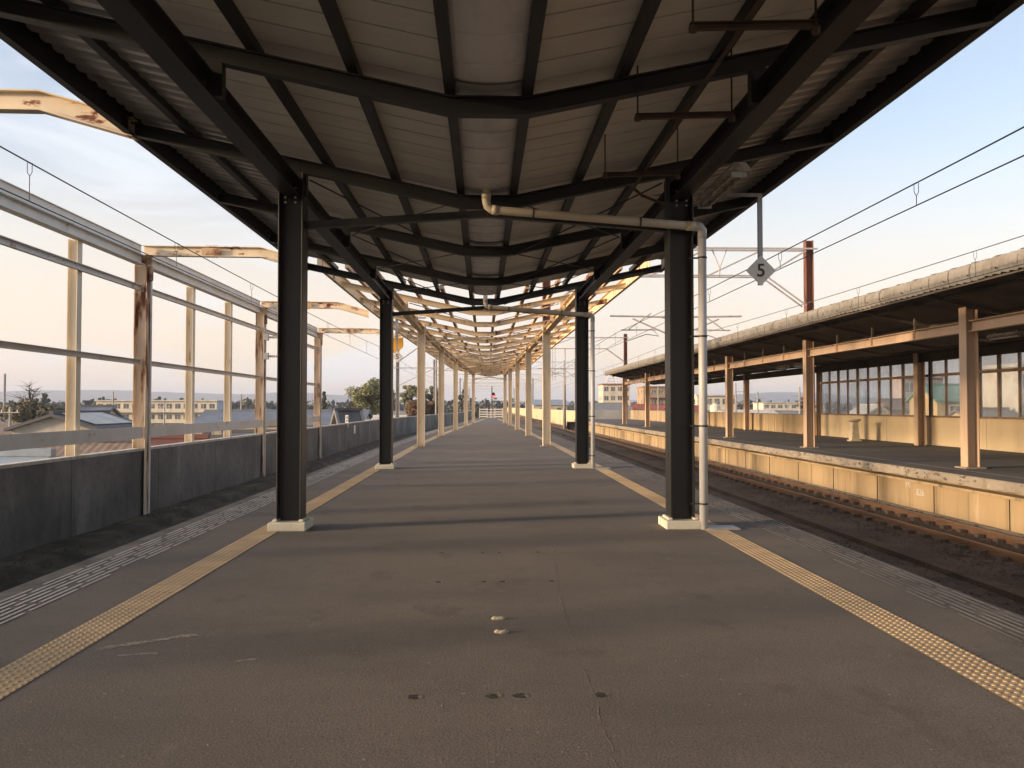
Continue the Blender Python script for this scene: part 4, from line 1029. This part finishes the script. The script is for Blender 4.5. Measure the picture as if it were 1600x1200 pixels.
gable('long_roof_house', 'long low blue grey roofed building behind the steep roofed house', -34, -14.5, 98, 108, -.5, .9, 'wall_beige', 'roof_blue', 'x')
gable('cream_house', 'low cream house right of the steep grey roof', -14.2, -11.2, 84, 90, -.5, -.1, 'wall_yellow', 'roof_pale', 'x')
gable('pale_roof_house', 'pale flat roofed house just right of the farther left black column', -11.8, -8.8, 86, 96, -.4, .35, 'wall_white', 'roof_pale', 'x')
# right of the station
block('hotel', 'cream hotel tower with a red roof band beyond the opposite platform', 37.6, 46.2, 262, 272, 8.4, 'wall_cream', 4, 4, 'hotel', 'roof_red', side=3)
sp = thing('lattice_mast', 'pale pointed lattice mast on the red banded hotel roof', 'mast', (41, 264, 8.75), None)
mb = MB()
for a, b_ in ((-1.6, -1.6), (1.6, -1.6), (1.6, 1.6), (-1.6, 1.6)): mb.beam((41 + a, 267 + b_, 8.75), (41, 267, 13.2), RECT(.15, .15))
for z in (.8, 1.8, 2.8): s_ = 1.6 * (1 - z / 4.5); mb.beam((41 - s_, 267 - s_, 8.75 + z), (41 + s_, 267 - s_, 8.75 + z), RECT(.12, .12))
mb.build('lattice', M['galv_light'], sp)
block('apartment_tower', 'brown apartment tower with pale balconies right of the red banded hotel', 45.5, 53.5, 236, 246, 7.0, 'wall_tan', 4, 4, 'apartment block', 'wall_tan', balc=True, side=2)
block('white_building', 'small white building between the hotel and the brown tower', 45.5, 49.5, 258, 262, 2.0, 'wall_white', 2, 1, 'building', 'roof_pale')
gable('red_roof_house', 'low white house with red roof below the brown tower', 36.5, 44.5, 200, 208, .3, 1.9, 'wall_blue', 'roof_red', 'x')
gable('red_roof_house', 'red roofed house partly behind the nearer right black column', 44, 52, 195, 203, .2, 1.6, 'wall_white', 'roof_red', 'x')
gable('warehouse', 'grey warehouse roof rising left of the cream hotel', 24, 34, 190, 205, .4, 2.2, 'roof_grey', 'roof_grey', 'x', cat='warehouse')
gable('factory', 'long factory with blue grey roof behind the right cream columns', 12.2, 20.5, 205, 216, 2.0, 3.0, 'wall_beige', 'roof_ltblue', 'x', cat='factory')
gable('pink_roof_shed', 'long pink roofed shed behind the retaining wall', 12.6, 34, 150, 158, -.8, .3, 'wall_white', 'roof_pink', 'x', cat='shed')
block('office_building', 'cream office block with rooftop plant seen under the opposite canopy', 53, 63, 205, 214, 4.1, 'wall_cream', 5, 3, 'office', 'roof_pale', side=2)
tk = thing('water_tank', 'pale round water tank on a stand beside the cream office block', 'tank', (50.5, 180, GZ))
ORG[tk.name] = Vector((0, 0, 0))
MB().tube([(0, 0, 6.4), (0, 0, 8.6), (0, 0, 9.2)], [1.1, 1.1, .3], 14).build('tank', M['wall_cream'], tk)
mb = MB()
for a, b_ in ((-.7, -.7), (.7, -.7), (.7, .7), (-.7, .7)): mb.box(a - .1, a + .1, b_ - .1, b_ + .1, 0, 6.4)
mb.build('stand', M['galv'], tk)
gable('yellow_house', 'low sunlit yellow house seen over the low ribbed wall', 50, 61, 170, 178, -.2, .6, 'wall_yellow', 'roof_pale', 'x')
block('school_building', 'long cream school block far away under the opposite canopy', 108, 132, 318, 330, 2.8, 'wall_cream', 9, 2, 'building', 'roof_pale', balc=True)
gable('cream_house', 'cream house left of the nearest right platform pole', 60, 69, 180, 188, -.6, .4, 'wall_cream', 'roof_grey', 'x')
# behind the windows
block('pink_tower', 'tall pinkish building seen through the dusty windows', 60.5, 66.5, 118, 121, 5.6, 'wall_pink', 3, 3, 'building', 'wall_pink')
gable('orange_house', 'small orange house seen through the windows left of the pink building', 50, 54.5, 100, 106, 1.2, 2.3, 'wall_orange', 'roof_brown', 'x')
gable('pale_house', 'pale gable house seen through the windows left of the orange house', 46, 50.5, 100, 105, .2, 1.6, 'wall_cream', 'roof_pale', 'y')
gable('green_roof_hall', 'wide yellow hall with a green roof seen through the windows', 50, 58, 90, 96, 2.3, 3.9, 'wall_yellow', 'roof_green', 'x', cat='hall')
block('cream_block', 'cream building at the right photo edge seen through the windows', 50, 58, 76, 82, 5.2, 'wall_cream', 4, 2, 'building', 'roof_pale')
gable('yellow_house', 'small yellow house seen through the windows below the green roof', 44.5, 49, 74, 79, .3, 1.2, 'wall_yellow', 'roof_brown', 'x')

# ------------------------------------------------------------------ trees
def tree(label, px, py_top, py_mid, Y, wpx, mat, name='broadleaf_tree', leaf=.22, n=2600, shape='round', seed=0, gz=GZ, trunkm='bark', group='trees beyond the left wall', lobes=9):
    r = random.Random(seed); top = at(px, py_top, Y); hw = wpx / F * Y / 2
    zt = top.z; zm = at(px, py_mid, Y).z; x = top.x
    t = thing(name, label, 'tree', (x, Y, gz), group)
    vr = (zt - zm)
    mb = MB().tube([(x, Y, gz), (x + .1, Y, (gz + zm) / 2), (x, Y, zm), (x, Y, zt - vr * .5)], [hw * .10 + .08, hw * .085 + .05, hw * .06 + .03, .04], 8)
    blobs = []
    for i in range(lobes):
        a = r.random() * 6.28; u = r.uniform(.25, .8); zz = r.uniform(-1, .72) if shape != 'cone' else -1 + 1.9 * i / lobes
        if shape == 'cone': w_ = (1 - zz) / 2 * .9; u *= w_
        else: w_ = math.sqrt(max(.1, 1 - zz * zz * .8)); u *= w_
        c = Vector((x + hw * u * math.cos(a), Y + hw * u * math.sin(a), zm + vr * zz))
        blobs.append((c, hw * (r.uniform(.26, .42) if shape != 'cone' else .22 + .4 * (1 - zz) / 2) * (1 if lobes < 30 else .72)))
        mb.tube([(x, Y, max(gz + 1, zm - vr * .6)), ((x + c.x) / 2, (Y + c.y) / 2, (zm + c.z) / 2 - .2), tuple(c)], [.09, .06, .02], 5)
    if shape == 'bare':
        for i in range(150):
            c, rr = r.choice(blobs); e = c + Vector((r.gauss(0, rr), r.gauss(0, rr), abs(r.gauss(0, rr))))
            m_ = (c + e) / 2 + Vector((r.gauss(0, .1), r.gauss(0, .1), 0)); mb.tube([tuple(c), tuple(m_), tuple(e)], [.035, .02, .006], 4)
    mb.build('trunk', M[trunkm], t)
    if shape == 'bare': return t
    lf = MB()
    for i in range(n):
        c, rr = blobs[r.randrange(len(blobs))]
        d = Vector((r.gauss(0, 1), r.gauss(0, 1), r.gauss(0, 1))).normalized() * rr * r.random() ** .4
        p = c + d * Vector((1, 1, 1)).x; p.z = c.z + d.z * .75
        nrm = (d.normalized() + Vector((r.gauss(0, .6), r.gauss(0, .6), r.gauss(.3, .6)))).normalized()
        A = nrm.orthogonal().normalized(); B = nrm.cross(A); ang = r.random() * 6.28
        A, B = A * math.cos(ang) + B * math.sin(ang), B * math.cos(ang) - A * math.sin(ang)
        s = leaf * r.uniform(.5, 1.2)
        lf.poly(p + A * s, p + B * s * .6, p - A * s, p - B * s * .6)
    lf.build('crown', M[mat], t)
    return t
tree('large round green tree left of the farther left black column', 584, 590, 617, 140, 90, 'leaf', n=11000, lobes=40, seed=3, leaf=.21)
tree('open crowned green tree just right of the farther left black column', 640, 600, 618, 150, 42, 'leaf', n=3200, lobes=30, seed=4, leaf=.19)
tree('green tree half behind the third left cream column', 676, 601, 618, 150, 44, 'leaf', n=3600, lobes=30, seed=5, leaf=.19)
tree('rounded reddish brown tree left of the third left cream column', 651, 621, 640, 125, 46, 'leaf_brown', n=6500, lobes=60, seed=6, leaf=.16)
tree('rounded reddish brown tree right of the third left cream column', 679, 624, 640, 128, 34, 'leaf_brown', n=5000, lobes=50, seed=7, leaf=.16)
tree('dark pointed conifer beside the last post of the left frame', 508, 609, 633, 150, 17, 'leaf_dark', 'conifer_tree', n=2200, lobes=22, seed=8, leaf=.2, shape='cone')
tree('hazy grey green tree left of the large round tree', 552, 622, 634, 190, 26, 'leaf_olive', n=1200, lobes=10, seed=9, leaf=.3)
tree('thin open tree behind the fifth left cream column', 722, 603, 622, 170, 18, 'leaf_dark', n=420, lobes=9, seed=10, leaf=.28)
tree('small dark tree near the end gate left of the signal', 745, 631, 640, 190, 12, 'leaf_dark', n=500, lobes=6, seed=11, leaf=.3)
tree('broad olive bushy tree behind the first thin post', 62, 622, 642, 85, 92, 'leaf_olive', n=4200, lobes=22, seed=12, leaf=.2)
tree('bare winter tree rising behind the olive bushy tree', 60, 597, 622, 100, 44, None, 'bare_tree', shape='bare', lobes=22, seed=13)
tree('dark distant round tree right of the bare tree', 79, 613, 628, 240, 22, 'leaf_dark', n=1100, lobes=9, seed=14, leaf=.4)
for i, (px, py, w, Y) in enumerate(((165, 620, 9, 300), (171, 618, 8, 310), (190, 621, 9, 300), (252, 617, 18, 420), (268, 621, 13, 430), (390, 620, 16, 420))):
    tree(['first', 'second', 'third', 'fourth', 'fifth', 'sixth'][i] + ' dark treetop from the left above the apartment block roofline', px, py, py + 10, Y, w, 'leaf_dark', 'conifer_tree' if i < 3 else 'broadleaf_tree', n=500, lobes=7, seed=20 + i, leaf=.5, shape='cone' if i < 3 else 'round', group='trees above the apartment block')
tree('dark leafless street tree seen under the opposite canopy', 1258, 618, 630, 150, 20, 'leaf_brown', n=420, lobes=9, seed=31, leaf=.2, group='trees right of the station')
# far wood
mb = MB(); r = random.Random(99)
def clump(x, y, w, h):
    for i in range(26):
        p = Vector((x + r.uniform(-w, w), y + r.uniform(-w, w) * .4, GZ + h * r.random() ** .7))
        A = Vector((r.gauss(0, 1), r.gauss(0, 1), r.gauss(0, 1))).normalized(); B = A.orthogonal().normalized(); s = r.uniform(.8, 2.2)
        mb.poly(p + A * s, p + B * s * .8, p - A * s, p - B * s * .8)
for i in range(760):
    px = r.uniform(-60, 1340); Y = r.uniform(420, 900)
    x = (px - VX) / F * Y; clump(x, Y, 7, 7.5 + r.random() * 4.5 * (1 + mnoise.noise(Vector((x * .01, Y * .004, 0)))))
tag(mb.build('far_wood', M['far_wood'], org=(0, 600, GZ)), 'hazy band of far woods below the hills', None, None, 'stuff')
# far town houses as individuals
for i in range(26):
    r2 = random.Random(400 + i); left = i < 15
    Y = r2.uniform(250, 420); px = (10 + i * 44 + r2.uniform(-8, 8)) if left else (1040 + (i - 15) * 26)
    x = (px - VX) / F * Y; w_ = r2.uniform(4, 7); zr = r2.uniform(-2.2, .2)
    wl = r2.choice(['wall_white', 'wall_cream', 'wall_beige', 'wall_grey']); rf = r2.choice(['roof_dark', 'roof_blue', 'roof_grey', 'roof_brown'])
    gable('far_house', 'tiny hazy ' + {'wall_white': 'white', 'wall_cream': 'cream', 'wall_beige': 'beige', 'wall_grey': 'grey'}[wl] + ' house with ' + {'roof_dark': 'dark', 'roof_blue': 'blue', 'roof_grey': 'grey', 'roof_brown': 'brown'}[rf] + ' roof in the far town, number from left', x - w_, x + w_, Y, Y + 8, zr - 1.6, zr, wl, rf, 'x', windows=False, group='small far houses of the town')
FAR = [o for o in bpy.data.objects if o.parent is None and o.name.startswith('far_house')]
ORD = ['first', 'second', 'third', 'fourth', 'fifth', 'sixth', 'seventh', 'eighth', 'ninth', 'tenth', 'eleventh', 'twelfth', 'thirteenth', 'fourteenth', 'fifteenth']
for i, o in enumerate(FAR):
    base = o['label'].split(' in the far town')[0]
    o['label'] = base + (', %s from left beyond the left wall' % ORD[i] if i < 15 else ', %s from left under the opposite canopy' % ORD[i - 15])
WORDS = ['first', 'second', 'third', 'fourth', 'fifth', 'sixth', 'seventh', 'eighth', 'ninth', 'tenth']
for i, (px, Y, zr, hw_, wl, rf) in enumerate(((6, 95, -.9, 3.2, 'wall_white', 'roof_grey'), (22, 140, -.6, 4, 'wall_beige', 'roof_blue'), (44, 190, -.2, 5, 'wall_cream', 'roof_dark'), (395, 105, -1.4, 2.4, 'wall_cream', 'roof_brown'),
        (428, 170, -.2, 4, 'wall_white', 'roof_grey'), (470, 120, -.9, 3, 'wall_beige', 'roof_dark'), (508, 150, -.2, 4, 'wall_white', 'roof_blue'), (592, 115, -.3, 3, 'wall_cream', 'roof_grey'), (633, 110, -.5, 2.5, 'wall_white', 'roof_ltblue'), (668, 135, -.3, 3, 'wall_beige', 'roof_grey'))):
    x = (px - VX) / F * Y
    gable('town_house', WORDS[i] + ' from left of the middle distance houses, ' + {'wall_white': 'white', 'wall_cream': 'cream', 'wall_beige': 'beige'}[wl] + ' walls and ' + {'roof_dark': 'dark', 'roof_blue': 'blue', 'roof_grey': 'grey', 'roof_brown': 'brown', 'roof_ltblue': 'pale blue'}[rf] + ' roof', x - hw_, x + hw_, Y, Y + 6, zr - 1.5, zr, wl, rf, 'x' if i % 3 else 'y', group='middle distance houses left of the station')
# poles of the town
for (px, pt, Y, r_, lab, arms) in ((22, 585, 110, .2, 'tall thin white pole at the left photo edge', []), (31, 636, 70, .14, 'short pole with one cross arm before the olive bushy tree', [(1.0, .8, 0)]),
        (186, 612, 160, .18, 'thin pole standing before the left end of the apartment block', [(3.4, 1.0, 0)]), (264, 630, 130, .15, 'low pole with cross arms before the middle of the apartment block', [(1.4, .9, 0), (.6, .7, 0)]),
        (381, 616, 180, .2, 'pole with two cross arms right of the apartment block', [(3.6, 1.4, 0), (2.6, 1.2, 0)]), (1153, 598, 150, .18, 'street pole with lamp arm behind the second tan front column', [(4.2, 2.2, 1)]),
        (1188, 612, 150, .2, 'pole with cross arms left of the second back column', [(3.0, 1.2, 0), (2.2, 1.0, 0)]), (1255, 604, 140, .2, 'pole with cluttered arms just left of the window wall', [(3.3, 1.4, 0), (2.5, 1.6, 0), (1.8, 1.1, 0)]),
        (1237, 628, 190, .15, 'short pale pole between the back columns', []), (565, 628, 160, .15, 'short pole before the large round tree', []), (1030, 604, 170, .16, 'pole beside the brown apartment tower', [(4.2, 1.1, 0)])):
    p = at(px, pt, Y); pole('utility_pole', p.x, Y, GZ, p.z, r_, lab, arms, 'utility poles of the town')

# ------------------------------------------------------------------ hills
mb = MB(); nX = 160
for row, (D, hs) in enumerate(((5200, 1.0),)):
    base = len(mb.v)
    for i in range(nX + 1):
        px = -500 + 2600 * i / nX; ang = (px - VX) / F
        x = ang * D
        prof = 8 + (15 + 6 * mnoise.noise(Vector((px * .004, 1, 0))) if px < 620 else 14 * math.exp(-((px - 1230) / 150) ** 2) + 1) * (1 if px < 450 else max(.15, 1 - (px - 450) / 260) if px < 660 else 1)
        prof += 2.2 * mnoise.noise(Vector((px * .012, 4, 0))) + 1.0 * mnoise.noise(Vector((px * .04, 9, 0)))
        h = max(4, prof) / F * D
        for (dy, f_) in ((-900, 0), (-500, .45 + .12 * mnoise.noise(Vector((px * .03, 2, 0)))), (0, 1), (900, 0)):
            mb.v.append((x * (1 + dy / D), D + dy, GZ - 2 + (h + 8) * f_))
    for i in range(nX):
        for j in range(3): mb.f.append((base + i * 4 + j, base + i * 4 + 4 + j, base + i * 4 + 5 + j, base + i * 4 + 1 + j))
tag(mb.build('hills', M['hill'], smooth=True), 'low blue hills along the horizon', None, None, 'structure')

# ------------------------------------------------------------------ air
hz = MB().box(-9200, 9200, -320, 9200, -9, 140).build('haze', M['wire'])
m = bpy.data.materials.new('haze_air'); m.use_nodes = True; nt = m.node_tree; nt.nodes.clear()
out = nt.nodes.new('ShaderNodeOutputMaterial'); v = nt.nodes.new('ShaderNodeVolumePrincipled')
v.inputs['Color'].default_value = (.70, .80, 1, 1); v.inputs['Density'].default_value = 2.0e-4; v.inputs['Anisotropy'].default_value = .1
nt.links.new(v.outputs[0], out.inputs['Volume'])
hz.data.materials.clear(); hz.data.materials.append(m); tag(hz, 'thin evening haze over the town', None, None, 'stuff')

# ------------------------------------------------------------------ light
EL, AZ = 9.5, 15.0
d = Vector((math.cos(R(EL)) * math.cos(R(AZ)), math.cos(R(EL)) * math.sin(R(AZ)), -math.sin(R(EL))))
sl = bpy.data.lights.new('sun', 'SUN'); sl.energy = 2.8; sl.angle = R(5.5); sl.color = (1, .73, .47)
so = bpy.data.objects.new('sun', sl); C.objects.link(so); so.rotation_euler = d.to_track_quat('-Z', 'Y').to_euler(); so.location = (-30, -10, 30)
wd = bpy.data.worlds.new('World'); bpy.context.scene.world = wd; wd.use_nodes = True
nt = wd.node_tree; nt.nodes.clear()
out = nt.nodes.new('ShaderNodeOutputWorld'); bg = nt.nodes.new('ShaderNodeBackground'); nt.links.new(bg.outputs[0], out.inputs[0])
sky = nt.nodes.new('ShaderNodeTexSky'); sky.sky_type = 'NISHITA'; sky.sun_disc = False; sky.sun_elevation = R(EL); sky.sun_rotation = math.atan2(-d.x, -d.y)
sky.air_density = 1.0; sky.dust_density = 2.0; sky.ozone_density = 1.5; sky.altitude = 50
tc = nt.nodes.new('ShaderNodeTexCoord'); sx = nt.nodes.new('ShaderNodeSeparateXYZ'); nt.links.new(tc.outputs['Generated'], sx.inputs[0])
mr = nt.nodes.new('ShaderNodeMapRange'); mr.interpolation_type = 'SMOOTHSTEP'
for k_, v_ in (('From Min', .06), ('From Max', .33), ('To Min', .82), ('To Max', .15)): mr.inputs[k_].default_value = v_
nt.links.new(sx.outputs['Z'], mr.inputs['Value'])
tint = mix(nt, 1.0, sky.outputs[0], (.98, .88, .86), 'MULTIPLY')
veil = mix(nt, mr.outputs[0], tint, (2.74, 2.22, 1.78))
mpn = nt.nodes.new('ShaderNodeMapping'); mpn.inputs['Scale'].default_value = (1.6, 1.2, 7.5); mpn.inputs['Rotation'].default_value = (.12, .2, .3); nt.links.new(tc.outputs['Generated'], mpn.inputs[0])
cl = nt.nodes.new('ShaderNodeTexNoise'); cl.inputs['Scale'].default_value = 1.7; cl.inputs['Detail'].default_value = 7; cl.inputs['Roughness'].default_value = .58; cl.inputs['Distortion'].default_value = .6; nt.links.new(mpn.outputs[0], cl.inputs['Vector'])
mc = nt.nodes.new('ShaderNodeMapRange'); mc.interpolation_type = 'SMOOTHSTEP'
for k_, v_ in (('From Min', .45), ('From Max', .68), ('To Min', 0), ('To Max', .8)): mc.inputs[k_].default_value = v_
nt.links.new(cl.outputs['Fac'], mc.inputs['Value'])
wl = nt.nodes.new('ShaderNodeMapRange')      # cirrus sits in the western half of the sky
for k_, v_ in (('From Min', .25), ('From Max', -.35), ('To Min', .22), ('To Max', 1)): wl.inputs[k_].default_value = v_
nt.links.new(sx.outputs['X'], wl.inputs['Value'])
ml = nt.nodes.new('ShaderNodeMath'); ml.operation = 'MULTIPLY'; nt.links.new(mc.outputs[0], ml.inputs[0]); nt.links.new(wl.outputs[0], ml.inputs[1])
fin = mix(nt, ml.outputs[0], veil, (2.35, 2.45, 2.6))
nt.links.new(fin, bg.inputs[0]); bg.inputs[1].default_value = .15

# ------------------------------------------------------------------ camera
cd = bpy.data.cameras.new('camera'); cam = bpy.data.objects.new('camera', cd); C.objects.link(cam)
cd.sensor_width = 36; cd.lens = F / 1600 * 36; cd.clip_start = .05; cd.clip_end = 30000
cam.location = (0, 0, EYE)
cam.rotation_euler = (R(90) + math.atan((VY - 600) / F), 0, -math.atan((800 - VX) / F))
sc = bpy.context.scene; sc.camera = cam
vs = sc.view_settings; vs.view_transform = 'Standard'; vs.look = 'None'; vs.gamma = 1; vs.exposure = 1.5
